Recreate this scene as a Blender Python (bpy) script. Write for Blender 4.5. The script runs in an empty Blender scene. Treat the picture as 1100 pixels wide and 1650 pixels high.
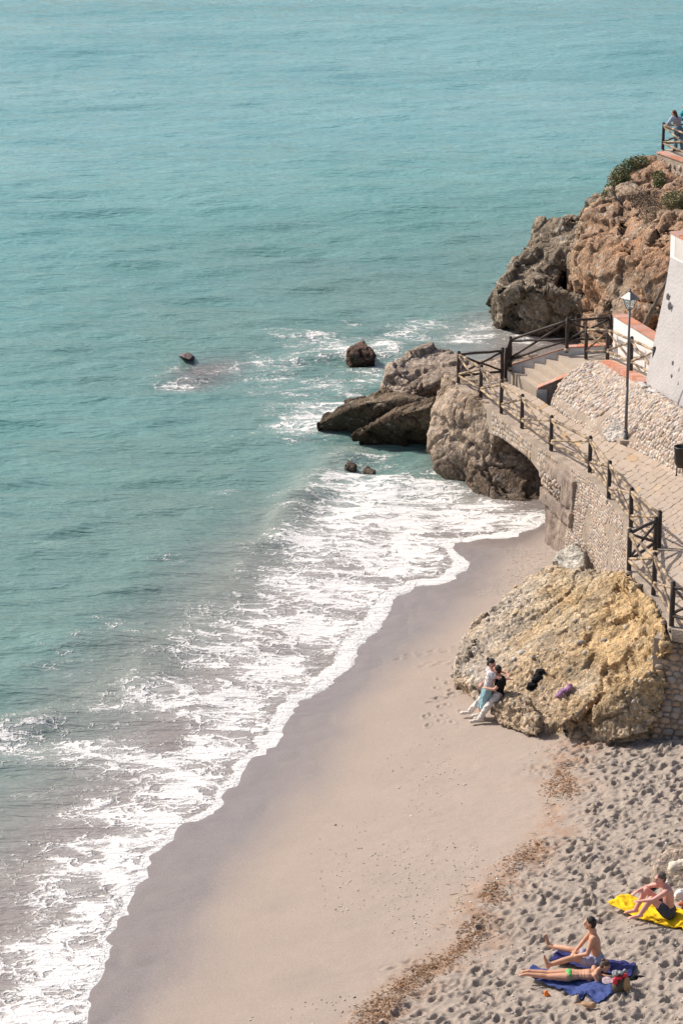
import bpy, bmesh, math, random
import numpy as np
from mathutils import Vector, Matrix, Euler
random.seed(7); RNG = np.random.default_rng(11)
S = bpy.context.scene
COL = S.collection

# ------------------------------------------------------------------ camera
PITCH = math.radians(17.0); F = 4500.0; CZ = 23.7
cam = bpy.data.cameras.new('camera'); camo = bpy.data.objects.new('camera', cam); COL.objects.link(camo)
camo.location = (0, 0, CZ); camo.rotation_euler = (math.pi/2 - PITCH, 0, 0)
cam.sensor_fit = 'VERTICAL'; cam.sensor_height = 36; cam.sensor_width = 24; cam.lens = F/1650*36
cam.clip_end = 9000; cam.clip_start = 1.0
S.camera = camo
# ------------------------------------------------------------------ light
SUN_EL = math.radians(42); SUN_DIR = Vector((-.86, .51, 0)).normalized()*math.cos(SUN_EL) + Vector((0, 0, math.sin(SUN_EL)))
w = bpy.data.worlds.new('World'); S.world = w; w.use_nodes = True
nt = w.node_tree; bg = nt.nodes['Background']; sky = nt.nodes.new('ShaderNodeTexSky')
sky.sky_type = 'NISHITA'; sky.sun_disc = False; sky.sun_elevation = SUN_EL
sky.sun_rotation = math.atan2(SUN_DIR.x, SUN_DIR.y) % (2*math.pi)
sky.air_density = 1.0; sky.dust_density = 4.0; sky.ozone_density = 1.0
nt.links.new(sky.outputs[0], bg.inputs[0]); bg.inputs[1].default_value = 0.118
sl = bpy.data.lights.new('sun', 'SUN'); sl.energy = 4.3; sl.angle = math.radians(.6); sl.color = (1, .93, .84)
so = bpy.data.objects.new('sun', sl); COL.objects.link(so)
so.rotation_euler = SUN_DIR.to_track_quat('Z', 'Y').to_euler()
S.view_settings.view_transform = 'Standard'; S.view_settings.look = 'None'
S.view_settings.exposure = 0.12; S.view_settings.gamma = 1
S.view_settings.use_curve_mapping = False

# ------------------------------------------------------------------ picture -> place (used while laying out)
cp, sp = math.cos(PITCH), math.sin(PITCH)
def P(px, py, z=0.0):
    u = (px-550)/F; v = (py-825)/F
    d = (u, cp - v*sp, -sp - v*cp); t = (CZ-z)/(-d[2])
    return Vector((d[0]*t, d[1]*t, z))
def Q(px, py, Y):
    u = (px-550)/F; v = (py-825)/F
    d = (u, cp - v*sp, -sp - v*cp); t = Y/d[1]
    return Vector((d[0]*t, Y, CZ + d[2]*t))
def PXA(X, Y, Z):      # inverse, arrays
    dz = Z - CZ; dep = Y*cp - dz*sp; up = Y*sp + dz*cp
    return 550 + F*X/dep, 825 - F*up/dep

# ------------------------------------------------------------------ numpy noise
def _hash(ix, iy, iz, seed):
    h = (ix.astype(np.int64)*374761393 + iy.astype(np.int64)*668265263 + iz.astype(np.int64)*2147483647 + seed*974634777) & 0xffffffff
    h = ((h ^ (h >> 13))*1274126177) & 0xffffffff
    h = ((h ^ (h >> 16))*2246822519) & 0xffffffff
    return ((h ^ (h >> 15)) & 0xffffff)/float(0xffffff)
def vnoise(p, seed=0):
    i = np.floor(p).astype(np.int64); f = p - i; f = f*f*f*(f*(f*6-15)+10)
    r = 0
    for dx in (0, 1):
        wx = f[:, 0] if dx else 1-f[:, 0]
        for dy in (0, 1):
            wy = f[:, 1] if dy else 1-f[:, 1]
            for dz in (0, 1):
                wz = f[:, 2] if dz else 1-f[:, 2]
                r = r + wx*wy*wz*_hash(i[:, 0]+dx, i[:, 1]+dy, i[:, 2]+dz, seed)
    return r*2-1
def fbm(p, oct=4, seed=0, gain=.5, lac=2.03):
    a = 1; r = 0; s = 0
    for k in range(oct):
        r = r + a*vnoise(p + k*17.3, seed+k); s += a; a *= gain; p = p*lac
    return r/s*1.6
def worley(p, seed=0):
    i0 = np.floor(p).astype(np.int64); n = len(p)
    f1 = np.full(n, 9.); f2 = np.full(n, 9.); cid = np.zeros(n)
    for dx in (-1, 0, 1):
        for dy in (-1, 0, 1):
            for dz in (-1, 0, 1):
                c = i0 + np.array((dx, dy, dz))
                h1 = _hash(c[:, 0], c[:, 1], c[:, 2], seed); h2 = _hash(c[:, 0], c[:, 1], c[:, 2], seed+1); h3 = _hash(c[:, 0], c[:, 1], c[:, 2], seed+2)
                q = c + np.stack((h1, h2, h3), 1)
                d = np.sqrt(((p-q)**2).sum(1))
                m = d < f1
                f2 = np.where(m, f1, np.minimum(f2, d)); cid = np.where(m, (h1*7+h2*3+h3) % 1, cid); f1 = np.where(m, d, f1)
    return f1, f2, cid
def sstep(a, b, x):
    t = np.clip((x-a)/(b-a), 0, 1); return t*t*(3-2*t)

# ------------------------------------------------------------------ materials
MATS = {}
def mat(name, color, rough=.8, var=.15, scale=6.0, bump=.0, bscale=30.0, spec=.3, metal=0., attr=None, color2=None, objvar=0., fine=0.):
    if name in MATS: return MATS[name]
    m = bpy.data.materials.new(name); m.use_nodes = True; t = m.node_tree; N = t.nodes; L = t.links
    b = N['Principled BSDF']; b.inputs['Roughness'].default_value = rough; b.inputs['Metallic'].default_value = metal
    b.inputs['Specular IOR Level'].default_value = spec
    tc = N.new('ShaderNodeTexCoord'); out = None
    if attr:
        a = N.new('ShaderNodeAttribute'); a.attribute_name = attr; out = a.outputs['Color']
    else:
        c = N.new('ShaderNodeRGB'); c.outputs[0].default_value = (*color, 1); out = c.outputs[0]
    def mul(src, fac_socket, lo, hi):
        mr = N.new('ShaderNodeMapRange'); mr.inputs['To Min'].default_value = lo; mr.inputs['To Max'].default_value = hi
        mr.inputs['From Min'].default_value = .25; mr.inputs['From Max'].default_value = .75
        L.new(fac_socket, mr.inputs[0])
        mx = N.new('ShaderNodeVectorMath'); mx.operation = 'SCALE'; L.new(src, mx.inputs[0]); L.new(mr.outputs[0], mx.inputs['Scale']); return mx.outputs[0]
    if color2:
        nz = N.new('ShaderNodeTexNoise'); nz.inputs['Scale'].default_value = scale*.6; nz.inputs['Detail'].default_value = 5
        L.new(tc.outputs['Object'], nz.inputs['Vector'])
        mr = N.new('ShaderNodeMapRange'); mr.inputs['From Min'].default_value = .42; mr.inputs['From Max'].default_value = .6; L.new(nz.outputs[0], mr.inputs[0])
        mx = N.new('ShaderNodeMix'); mx.data_type = 'RGBA'; L.new(mr.outputs[0], mx.inputs[0]); L.new(out, mx.inputs[6]); mx.inputs[7].default_value = (*color2, 1); out = mx.outputs[2]
    if var:
        nz = N.new('ShaderNodeTexNoise'); nz.inputs['Scale'].default_value = scale; nz.inputs['Detail'].default_value = 8; nz.inputs['Roughness'].default_value = .65
        L.new(tc.outputs['Object'], nz.inputs['Vector']); out = mul(out, nz.outputs[0], 1-var, 1+var)
    if fine:
        nz = N.new('ShaderNodeTexNoise'); nz.inputs['Scale'].default_value = 45; nz.inputs['Detail'].default_value = 3
        L.new(tc.outputs['Object'], nz.inputs['Vector']); out = mul(out, nz.outputs[0], 1-fine, 1+fine)
    if objvar:
        oi = N.new('ShaderNodeObjectInfo'); out = mul(out, oi.outputs['Random'], 1-objvar, 1+objvar)
        hs = N.new('ShaderNodeHueSaturation'); L.new(out, hs.inputs['Color']); mr = N.new('ShaderNodeMapRange'); mr.inputs['To Min'].default_value = 1-objvar*2.2; mr.inputs['To Max'].default_value = 1+objvar*1.5
        ml = N.new('ShaderNodeMath'); ml.operation = 'MULTIPLY'; ml.inputs[1].default_value = 7.13; fr = N.new('ShaderNodeMath'); fr.operation = 'FRACT'
        L.new(oi.outputs['Random'], ml.inputs[0]); L.new(ml.outputs[0], fr.inputs[0]); L.new(fr.outputs[0], mr.inputs[0]); L.new(mr.outputs[0], hs.inputs['Saturation']); out = hs.outputs[0]
    L.new(out, b.inputs['Base Color'])
    if bump:
        nz = N.new('ShaderNodeTexNoise'); nz.inputs['Scale'].default_value = bscale; nz.inputs['Detail'].default_value = 6
        L.new(tc.outputs['Object'], nz.inputs['Vector']); bp = N.new('ShaderNodeBump'); bp.inputs['Strength'].default_value = bump; bp.inputs['Distance'].default_value = .03
        L.new(nz.outputs[0], bp.inputs['Height']); L.new(bp.outputs[0], b.inputs['Normal'])
    MATS[name] = m; return m

def rock_mat():
    m = bpy.data.materials.new('conglomerate_rock'); m.use_nodes = True; t = m.node_tree; N = t.nodes; L = t.links; b = N['Principled BSDF']
    b.inputs['Roughness'].default_value = .92; b.inputs['Specular IOR Level'].default_value = .15
    g = N.new('ShaderNodeNewGeometry'); a = N.new('ShaderNodeAttribute'); a.attribute_name = 'Col'
    def noise(sc, det=6, rough=.65):
        x = N.new('ShaderNodeTexNoise'); x.inputs['Scale'].default_value = sc; x.inputs['Detail'].default_value = det; x.inputs['Roughness'].default_value = rough; L.new(g.outputs['Position'], x.inputs['Vector']); return x
    def mr(v, p, q, c, d):
        x = N.new('ShaderNodeMapRange'); L.new(v, x.inputs[0])
        for i, k in ((1, p), (2, q), (3, c), (4, d)): x.inputs[i].default_value = k
        return x.outputs[0]
    def scale(c, f): x = N.new('ShaderNodeVectorMath'); x.operation = 'SCALE'; L.new(c, x.inputs[0]); L.new(f, x.inputs['Scale']); return x.outputs[0]
    wp = N.new('ShaderNodeVectorMath'); wp.operation = 'MULTIPLY_ADD'; L.new(noise(5, 3).outputs[1], wp.inputs[0]); wp.inputs[1].default_value = (.18, .18, .18); L.new(g.outputs['Position'], wp.inputs[2])
    hs = []
    out = a.outputs['Color']
    for sc, k in ((8.5, .26), (19, .24)):
        v = N.new('ShaderNodeTexVoronoi'); v.inputs['Scale'].default_value = sc; L.new(wp.outputs[0], v.inputs['Vector'])
        sc_ = N.new('ShaderNodeSeparateColor'); L.new(v.outputs['Color'], sc_.inputs[0]); out = scale(out, mr(sc_.outputs[0], 0, 1, 1-k, 1+k)); hs.append(mr(v.outputs['Distance'], 0, .55, 1, 0))
    out = scale(out, mr(noise(2.2, 8, .7).outputs[0], .3, .7, .78, 1.22)); out = scale(out, mr(noise(38, 4, .7).outputs[0], .3, .7, .72, 1.26))
    L.new(out, b.inputs['Base Color'])
    def ma(op, p, q):
        x = N.new('ShaderNodeMath'); x.operation = op
        for i, k in enumerate((p, q)):
            if hasattr(k, 'is_linked'): L.new(k, x.inputs[i])
            else: x.inputs[i].default_value = k
        return x.outputs[0]
    h = ma('ADD', ma('MULTIPLY', hs[0], .9), ma('MULTIPLY', hs[1], .5)); h = ma('ADD', h, ma('MULTIPLY', noise(11, 8, .72).outputs[0], 1.6))
    bp = N.new('ShaderNodeBump'); bp.inputs['Distance'].default_value = .05; bp.inputs['Strength'].default_value = .75; L.new(h, bp.inputs['Height']); L.new(bp.outputs[0], b.inputs['Normal'])
    return m
M_rock = rock_mat()
M_stone = mat('rubble_stone', (.38, .305, .245), .88, .12, 12, .35, 30, .2, objvar=.22, fine=.15)
M_stonemix = mat('pebble_facing', (.4, .33, .27), .9, .15, 5, .3, 30, .15, attr='Col', fine=.15)
M_mortar = mat('lime_mortar', (.37, .305, .25), .95, .22, 2.5, .8, 22, .1, color2=(.30, .245, .20), fine=.2)
M_stucco = mat('rough_stucco', (.46, .435, .43), .95, .13, .9, .8, 12, .1, fine=.16)
M_white = mat('whitewash', (.74, .72, .71), .9, .06, 3, .2, 20, .15)
M_whitew = mat('weathered_whitewash', (.60, .56, .53), .9, .12, 3, .2, 20, .15)
M_terra = mat('terracotta', (.50, .245, .175), .8, .15, 7, .2, 30, .2, objvar=.10)
M_flag = mat('flagstone', (.45, .355, .275), .85, .14, 3.0, .4, 14, .2, objvar=.04, color2=(.42, .34, .275))
M_flagor = mat('orange_flagstone', (.48, .35, .23), .85, .12, 3.0, .3, 18, .2, objvar=.08)
M_pier = mat('old_pier_concrete', (.32, .255, .21), .95, .25, 2.2, .8, 16, .1, color2=(.25, .20, .17), fine=.25)
M_step = mat('concrete_step', (.42, .35, .285), .9, .12, 4, .3, 18, .2)
M_log = mat('weathered_timber', (.052, .039, .033), .65, .35, 9, .4, 40, .35)
M_rail = mat('peeling_rail_timber', (.10, .066, .048), .7, .3, 6, .4, 40, .35, color2=(.44, .33, .21))
M_iron = mat('grey_painted_iron', (.11, .11, .12), .5, .15, 12, .1, 40, .5)
M_hood = mat('lantern_hood', (.14, .15, .165), .45, .1, 12, .0, 40, .5)
M_bin = mat('black_iron', (.018, .019, .02), .5, .2, 12, .1, 40, .5)
M_foliage = mat('shrub_leaf', (.12, .155, .06), .7, .4, 3, 0, 30, .3, color2=(.25, .22, .12))
M_dry = mat('dry_shrub', (.24, .19, .145), .9, .3, 4, 0, 30, .1)
M_skin1 = mat('skin_fair', (.62, .33, .25), .55, .16, 7, 0, 30, .35)
M_skin2 = mat('skin_tan', (.55, .29, .185), .55, .16, 7, 0, 30, .35)
M_skin3 = mat('skin_pink', (.66, .33, .27), .55, .16, 7, 0, 30, .35)
M_hair = mat('dark_hair', (.022, .016, .013), .6, .3, 30, .5, 80, .4)
M_hairbr = mat('brown_hair', (.10, .06, .036), .6, .3, 30, .5, 80, .4)
M_hairgr = mat('greying_hair', (.13, .10, .085), .7, .3, 30, .5, 80, .3)
M_lips = mat('lips', (.42, .12, .10), .5, 0)
M_eye = mat('eye', (.03, .02, .02), .3, 0)

# ------------------------------------------------------------------ mesh helpers
def link(name, me, m=None, parent=None, smooth=True):
    o = bpy.data.objects.new(name, me); COL.objects.link(o)
    if m is not None and not me.materials: me.materials.append(m)
    if smooth and len(me.polygons): me.polygons.foreach_set('use_smooth', np.ones(len(me.polygons), bool))
    if parent is not None: o.parent = parent
    return o
def tag(o, label=None, cat=None, group=None, kind=None):
    if label: o['label'] = label
    if cat: o['category'] = cat
    if group: o['group'] = group
    if kind: o['kind'] = kind
    return o
def empty(name, loc, rz=0.0):
    o = bpy.data.objects.new(name, None); COL.objects.link(o); o.location = loc; o.rotation_euler = (0, 0, rz); o.empty_display_size = .2; return o
def tomesh(name, V, Fc):
    me = bpy.data.meshes.new(name); me.from_pydata([tuple(v) for v in V], [], [tuple(int(i) for i in f) for f in Fc]); me.update(); return me
def gridmesh(name, X, Y, Z):      # arrays (ny,nx)
    ny, nx = X.shape; V = np.stack((X, Y, Z), 2).reshape(-1, 3).astype(np.float32)
    i = np.arange(ny*nx).reshape(ny, nx); q = np.stack((i[:-1, :-1], i[:-1, 1:], i[1:, 1:], i[1:, :-1]), 2).reshape(-1)
    me = bpy.data.meshes.new(name); me.vertices.add(len(V)); me.vertices.foreach_set('co', V.reshape(-1))
    nq = len(q)//4; me.loops.add(len(q)); me.loops.foreach_set('vertex_index', q.astype(np.int32))
    me.polygons.add(nq); me.polygons.foreach_set('loop_start', (np.arange(nq)*4).astype(np.int32))
    me.update(calc_edges=True); me.validate(); return me
def setattr_f(me, name, arr):
    a = me.attributes.new(name, 'FLOAT', 'POINT'); a.data.foreach_set('value', arr.astype(np.float32).reshape(-1))
def setcol(me, arr, name='Col'):
    c = np.ones((len(arr), 4), np.float32); c[:, :3] = arr
    a = me.attributes.new(name, 'FLOAT_COLOR', 'POINT'); a.data.foreach_set('color', c.reshape(-1))

_u = [(x, y, z) for z in (-1, 1) for y in (-1, 1) for x in (-1, 1)]
def _sph(n=10, m=7):
    V = [(0, 0, 1)]
    for j in range(1, m):
        t = math.pi*j/m
        for i in range(n): a = 2*math.pi*i/n; V.append((math.sin(t)*math.cos(a), math.sin(t)*math.sin(a), math.cos(t)))
    V.append((0, 0, -1)); Fc = []
    for i in range(n): Fc.append((0, 1+i, 1+(i+1) % n))
    for j in range(m-2):
        for i in range(n):
            a = 1+j*n+i; b = 1+j*n+(i+1) % n; Fc.append((a, a+n, b+n, b))
    e = len(V)-1; k = 1+(m-2)*n
    for i in range(n): Fc.append((e, k+(i+1) % n, k+i))
    return np.array(V), Fc
SPH = _sph(); SPH8 = _sph(7, 4)
class MB:
    """collects shapes into one mesh"""
    def __init__(s): s.V = []; s.F = []; s.n = 0; s.C = []
    def add(s, V, Fc, col=None):
        V = np.asarray(V, float).reshape(-1, 3); s.V.append(V); s.F += [tuple(i+s.n for i in f) for f in Fc]; s.n += len(V)
        s.C.append(np.tile(col if col is not None else (1, 1, 1), (len(V), 1)))
    def ball(s, c, r, rot=None, lo=False, col=None):
        if not hasattr(r, '__len__'): r = (r, r, r)
        b = SPH8 if lo else SPH; v = b[0]*np.array(r)
        if rot is not None: v = v @ np.array(rot.to_3x3() if hasattr(rot, 'to_3x3') else rot).T
        s.add(v + np.array(c), b[1], col); return s
    def cone(s, a, b, ra, rb, n=8, col=None):
        a = Vector(a); b = Vector(b); d = (b-a)
        if d.length < 1e-6: return s
        d.normalize(); u = d.orthogonal().normalized(); v = d.cross(u); V = []
        for (c, r) in ((a, ra), (b, rb)):
            for i in range(n): t = 2*math.pi*i/n; V.append(c + u*(r*math.cos(t)) + v*(r*math.sin(t)))
        Fc = [(i, (i+1) % n, n+(i+1) % n, n+i) for i in range(n)] + [tuple(range(n-1, -1, -1)), tuple(range(n, 2*n))]
        s.add([tuple(x) for x in V], Fc, col); return s
    def limb(s, pts, rs):
        for i, p in enumerate(pts): s.ball(p, rs[i])
        for i in range(len(pts)-1): s.cone(pts[i], pts[i+1], rs[i], rs[i+1], 12)
        return s
    def log(s, a, b, r, rings=6, wob=.12, seed=0, n=8):
        """slightly crooked, uneven pole"""
        rr = random.Random(seed); a = Vector(a); b = Vector(b); d = (b-a).normalized(); u = d.orthogonal().normalized(); v = d.cross(u); V = []
        off = Vector((0, 0, 0))
        for k in range(rings+1):
            t = k/rings; c = a.lerp(b, t); e = 1 if 0 < k < rings else 0
            c = c + (u*rr.uniform(-1, 1) + v*rr.uniform(-1, 1))*r*wob*2*e; r2 = r*(1+rr.uniform(-wob, wob))
            for i in range(n): th = 2*math.pi*i/n; V.append(tuple(c + u*(r2*math.cos(th)) + v*(r2*math.sin(th))))
        Fc = [(k*n+i, k*n+(i+1) % n, (k+1)*n+(i+1) % n, (k+1)*n+i) for k in range(rings) for i in range(n)]
        Fc += [tuple(range(n-1, -1, -1)), tuple(rings*n+i for i in range(n))]
        s.add(V, Fc); return s
    def box(s, c, d, rot=None, col=None):
        V = np.array(_u)*np.array(d)/2
        if rot is not None: V = V @ np.array(rot.to_3x3() if hasattr(rot, 'to_3x3') else rot).T
        s.add(V + np.array(c), [(0, 2, 3, 1), (4, 5, 7, 6), (0, 1, 5, 4), (2, 6, 7, 3), (0, 4, 6, 2), (1, 3, 7, 5)], col); return s
    def prism(s, top, z0s):
        """top: list of Vector; bottom: same xy with z from z0s (number or list)"""
        n = len(top); V = [tuple(p) for p in top] + [(p[0], p[1], (z0s[i] if hasattr(z0s, '__len__') else z0s)) for i, p in enumerate(top)]
        s.add(V, [tuple(range(n)), tuple(range(2*n-1, n-1, -1))] + [((i+1) % n, i, n+i, n+(i+1) % n) for i in range(n)]); return s
    def hull(s, pts):
        bm = bmesh.new()
        for p in pts: bm.verts.new(tuple(p))
        r = bmesh.ops.convex_hull(bm, input=list(bm.verts))
        used = set(v for f in bm.faces for v in f.verts)
        vs = [v for v in bm.verts if v in used]; ix = {v: i for i, v in enumerate(vs)}
        s.add([tuple(v.co) for v in vs], [tuple(ix[v] for v in f.verts) for f in bm.faces]); bm.free(); return s
    def mesh(s, name, colors=False):
        me = tomesh(name, np.concatenate(s.V), s.F)
        if colors: setcol(me, np.concatenate(s.C))
        return me
    def build(s, name, m, parent=None, smooth=True, colors=False, bevel=0):
        me = s.mesh(name, colors)
        bm = bmesh.new(); bm.from_mesh(me); bmesh.ops.recalc_face_normals(bm, faces=bm.faces)
        if bevel: bmesh.ops.bevel(bm, geom=list(bm.edges), offset=bevel, segments=1, affect='EDGES')
        bm.to_mesh(me); bm.free()
        return link(name, me, m, parent, smooth)
    def remeshed(s, name, voxel, smooth=3):
        me = s.mesh(name); o = bpy.data.objects.new(name+'_tmp', me); COL.objects.link(o)
        bm = bmesh.new(); bm.from_mesh(me); bmesh.ops.recalc_face_normals(bm, faces=bm.faces); bm.to_mesh(me); bm.free()
        r = o.modifiers.new('r', 'REMESH'); r.mode = 'VOXEL'; r.voxel_size = voxel; r.adaptivity = 0
        if smooth: k = o.modifiers.new('s', 'SMOOTH'); k.factor = .5; k.iterations = smooth
        dg = bpy.context.evaluated_depsgraph_get(); out = bpy.data.meshes.new_from_object(o.evaluated_get(dg))
        bpy.data.objects.remove(o); bpy.data.meshes.remove(me); out.name = name; return out
    def organic(s, name, m, parent=None, voxel=.01, smooth=3):
        me = s.remeshed(name, voxel, smooth); me.materials.clear(); return link(name, me, m, parent)

def getco(me):
    a = np.empty(len(me.vertices)*3, np.float32); me.vertices.foreach_get('co', a); return a.reshape(-1, 3).astype(float)
def getno(me):
    me.update(); a = np.empty(len(me.vertices)*3, np.float32); me.vertices.foreach_get('normal', a); return a.reshape(-1, 3).astype(float)
def setco(me, v): me.vertices.foreach_set('co', v.astype(np.float32).reshape(-1)); me.update()

# ------------------------------------------------------------------ shoreline
SHP = [(100,1800),(128,1700),(150,1650),(140,1610),(164,1560),(166,1515),(196,1472),(206,1428),(236,1388),(262,1358),(292,1330),(340,1302),(370,1262),(386,1230),(425,1204),(443,1160),(456,1138),(500,1108),(548,1068),(556,1040),(592,1008),(617,958),(660,944),(708,935),(732,912),(722,892),(708,873),(760,868),(820,862),(858,850),(886,836),(940,820),(1000,790)]
shore = [P(x, y).xy for x, y in SHP]
shore = [Vector((-14, -2000)), Vector((-9, 10))] + shore + [Vector((8.6, 84)), Vector((8.0, 95)), Vector((9.5, 101)), Vector((14, 103)), Vector((60, 112)), Vector((400, 140)), Vector((20000, 400)), Vector((20000, 20000))]
SHA = np.array([tuple(p) for p in shore])
def polydist(X, Y, PL):
    x = X.reshape(-1); y = Y.reshape(-1); best = np.full(x.shape, 1e9); sgn = np.ones(x.shape)
    for k in range(len(PL)-1):
        a = PL[k]; b = PL[k+1]; d = b-a; L2 = (d**2).sum()
        t = np.clip(((x-a[0])*d[0] + (y-a[1])*d[1])/L2, 0, 1)
        ex = x-a[0]-t*d[0]; ey = y-a[1]-t*d[1]; q = ex*ex+ey*ey; m = q < best
        best = np.where(m, q, best)
    # side: crossings of ray towards +x (land side has even count)
    c = np.zeros(x.shape, int)
    for k in range(len(PL)-1):
        a = PL[k]; b = PL[k+1]
        if a[1] == b[1]: continue
        cond = ((a[1] > y) != (b[1] > y)); xi = a[0] + (y-a[1])*(b[0]-a[0])/(b[1]-a[1]); c += (cond & (x < xi))
    s = np.where(c % 2 == 1, -1, 1)
    return (np.sqrt(best)*s).reshape(X.shape)
def shored(X, Y):     # >0 on land
    d = polydist(X, Y, SHA)
    p = np.stack((X.reshape(-1)*1.7, Y.reshape(-1)*1.1, 0*X.reshape(-1)), 1)
    return d + (.26*(np.abs(fbm(p*.9, 3, 5))-.35)).reshape(X.shape)*np.exp(-(d/1.5)**2)
def sand_prof(d):
    dc = np.clip(d, -30, 12.5)
    z = np.where(dc > 0, .085*dc + .0055*dc*dc, .11*dc)
    return z + np.where(d > 12.5, np.minimum(d-12.5, 60)*.03, 0) 
def sand_base(x, y):
    X = np.array([[float(x)]]); Y = np.array([[float(y)]]); return float(sand_prof(shored(X, Y))[0, 0])
def G(px, py, dz=0.0):
    z = 1.0
    for _ in range(6):
        p = P(px, py, z+dz); z = sand_base(p.x, p.y)
    p.z = z+dz; return p

# ------------------------------------------------------------------ sand
DRY = [(1400,1100),(1100,1150),(1010,1185),(945,1195),(905,1240),(925,1290),(880,1365),(800,1430),(770,1465),(775,1520),(700,1560),(640,1610),(600,1660),(560,1760),(520,2000)]
dryp = np.array([tuple(G(x, y).xy) for x, y in DRY]); dryp = np.vstack([np.array([[60, 200], [60, 60]]), dryp, np.array([[-3, 10]])])
WET = [(150,1760),(215,1650),(300,1560),(345,1470),(400,1390),(470,1310),(530,1250),(545,1190),(560,1140),(610,1090),(655,1055),(725,1000),(770,955),(800,915),(835,885),(880,862)]
wetp = np.array([tuple(G(x, y).xy) for x, y in WET]); wetp = np.vstack([np.array([[-6, 20]]), wetp, np.array([[9, 79], [12, 84]])])
def lines(segs):
    out = []
    for a, b, s in segs: out += list(np.arange(a, b, s))
    return np.array(out + [segs[-1][1]])
def build_sand():
    xs = lines([(-60, -14, 8), (-14, -6, .5), (-6, .6, .09), (.6, 9.3, .036), (9.3, 12, .15), (12, 24, 1.0), (24, 420, 20)])
    ys = lines([(-300, 36, 14), (36, 42.6, .5), (42.6, 62.5, .034), (62.5, 76, .07), (76, 86, .25), (86, 104, 1), (104, 400, 20)])
    X, Y = np.meshgrid(xs, ys); d = shored(X, Y); Z = sand_prof(d)
    dd = polydist(X, Y, dryp)            # sign by crossing
    p2 = np.stack((X.reshape(-1), Y.reshape(-1), 0*X.reshape(-1)), 1)
    # inside lumpy sand = right of the debris line
    lump = sstep(-.7, 1.1, dd + .7*fbm(p2*1.0, 4, 9).reshape(X.shape)) * (Y < 66) * (Y > 30)
    Z = Z + .02*fbm(p2*.6, 3, 21).reshape(X.shape)*sstep(1, 3, d)
    H = np.zeros_like(Z)
    rr = np.random.default_rng(5)
    def stamp(x, y, rx, ry, a, dep, rim=.35):
        R = max(rx, ry)*2.2
        i0, i1 = np.searchsorted(xs, (x-R, x+R)); j0, j1 = np.searchsorted(ys, (y-R, y+R))
        if i1-i0 < 2 or j1-j0 < 2: return
        gx = X[j0:j1, i0:i1]-x; gy = Y[j0:j1, i0:i1]-y; c, s_ = math.cos(a), math.sin(a)
        u = (gx*c+gy*s_)/rx; v = (-gx*s_+gy*c)/ry; r = np.sqrt(u*u+v*v)
        H[j0:j1, i0:i1] += dep*(-np.exp(-(r/.72)**4) + rim*np.exp(-((r-1.15)/.33)**2))
    for _ in range(6000):
        x = rr.uniform(.5, 12); y = rr.uniform(42, 63.5)
        stamp(x, y, rr.uniform(.07, .18), rr.uniform(.05, .10), rr.uniform(0, 3.14) if rr.random() < .5 else rr.normal(.5, .4), rr.uniform(.035, .10))
    H += .040*fbm(p2*3.6, 5, 31, .6).reshape(X.shape) + .018*fbm(p2*14, 3, 41).reshape(X.shape)
    towel_flat = np.ones_like(Z)
    for (px, py, r) in ((1060, 1472, 1.0), (925, 1560, .9), (985, 1575, .6), (880, 1582, .6)):
        g = G(px, py); towel_flat *= 1-.85*np.exp(-(((X-g.x)/r)**2+((Y-g.y)/(r*.8))**2)**2)
    H = np.maximum(H, -.12)*lump*towel_flat
    HS = H.copy(); H = np.zeros_like(Z)
    # trails of single footprints on the smooth sand
    def trail(p0, p1, n):
        a = G(*p0); b = G(*p1); ang = math.atan2(b.y-a.y, b.x-a.x)
        for k in range(n):
            t = k/(n-1); s_ = .1*(1 if k % 2 else -1)
            stamp(a.x+(b.x-a.x)*t-math.sin(ang)*s_, a.y+(b.y-a.y)*t+math.cos(ang)*s_, .14, .055, ang+rr.normal(0, .1), .035, .5)
    trail((682, 1168), (726, 1100), 6); trail((690, 1130), (760, 1112), 6); trail((680, 1072), (740, 1065), 6); trail((640, 1060), (735, 1045), 6)
    trail((905, 1265), (960, 1270), 4); trail((700, 1150), (722, 1165), 4); trail((735,1148),(700,1095),5)
    H += .006*fbm(p2*5, 4, 61).reshape(X.shape)*sstep(2.5, 5, d)
    Z = Z + HS + H
    # front of debris line: small ragged scarp
    Z += .03*np.exp(-((dd+.15)/.35)**2)*(Y < 62)*(Y > 44)*(1+fbm(p2*3, 3, 77).reshape(X.shape))
    me = gridmesh('sand_beach', X, Y, Z)
    wd = polydist(X, Y, wetp) + .25*fbm(p2*.5, 3, 51).reshape(X.shape)
    wet = 1-sstep(-.75, .95, wd)
    c_ = P(300, 1400); gg = np.exp(-(((X-c_.x)/.7)**2+((Y-c_.y)/3.2)**2)**2); wet = np.clip(wet*.86 + gg*.2 + .12*(1-np.abs(fbm(p2*np.array((.9, .5, 1)), 3, 52).reshape(X.shape)*3).clip(0, 1))*wet + .35*np.exp(-(d/.8)**2), 0, 1.15)
    # most recent swash: very wet, mirror-like close to the foam
    setattr_f(me, 'wet', wet); setattr_f(me, 'lump', lump); setattr_f(me, 'shore', d)
    pebz = np.clip(sstep(2.5, 7, d)*(1-lump*.6), 0, 1); setattr_f(me, 'peb', pebz)
    setattr_f(me, 'deb', np.exp(-((dd+.05)/.55)**2)*(Y < 61)*(Y > 44))
    o = link('sand_beach', me, sand_mat()); tag(o, kind='structure', label='grey brown beach sand wet at the water edge and trampled beside the bathers')
    return xs, ys, Z
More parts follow.
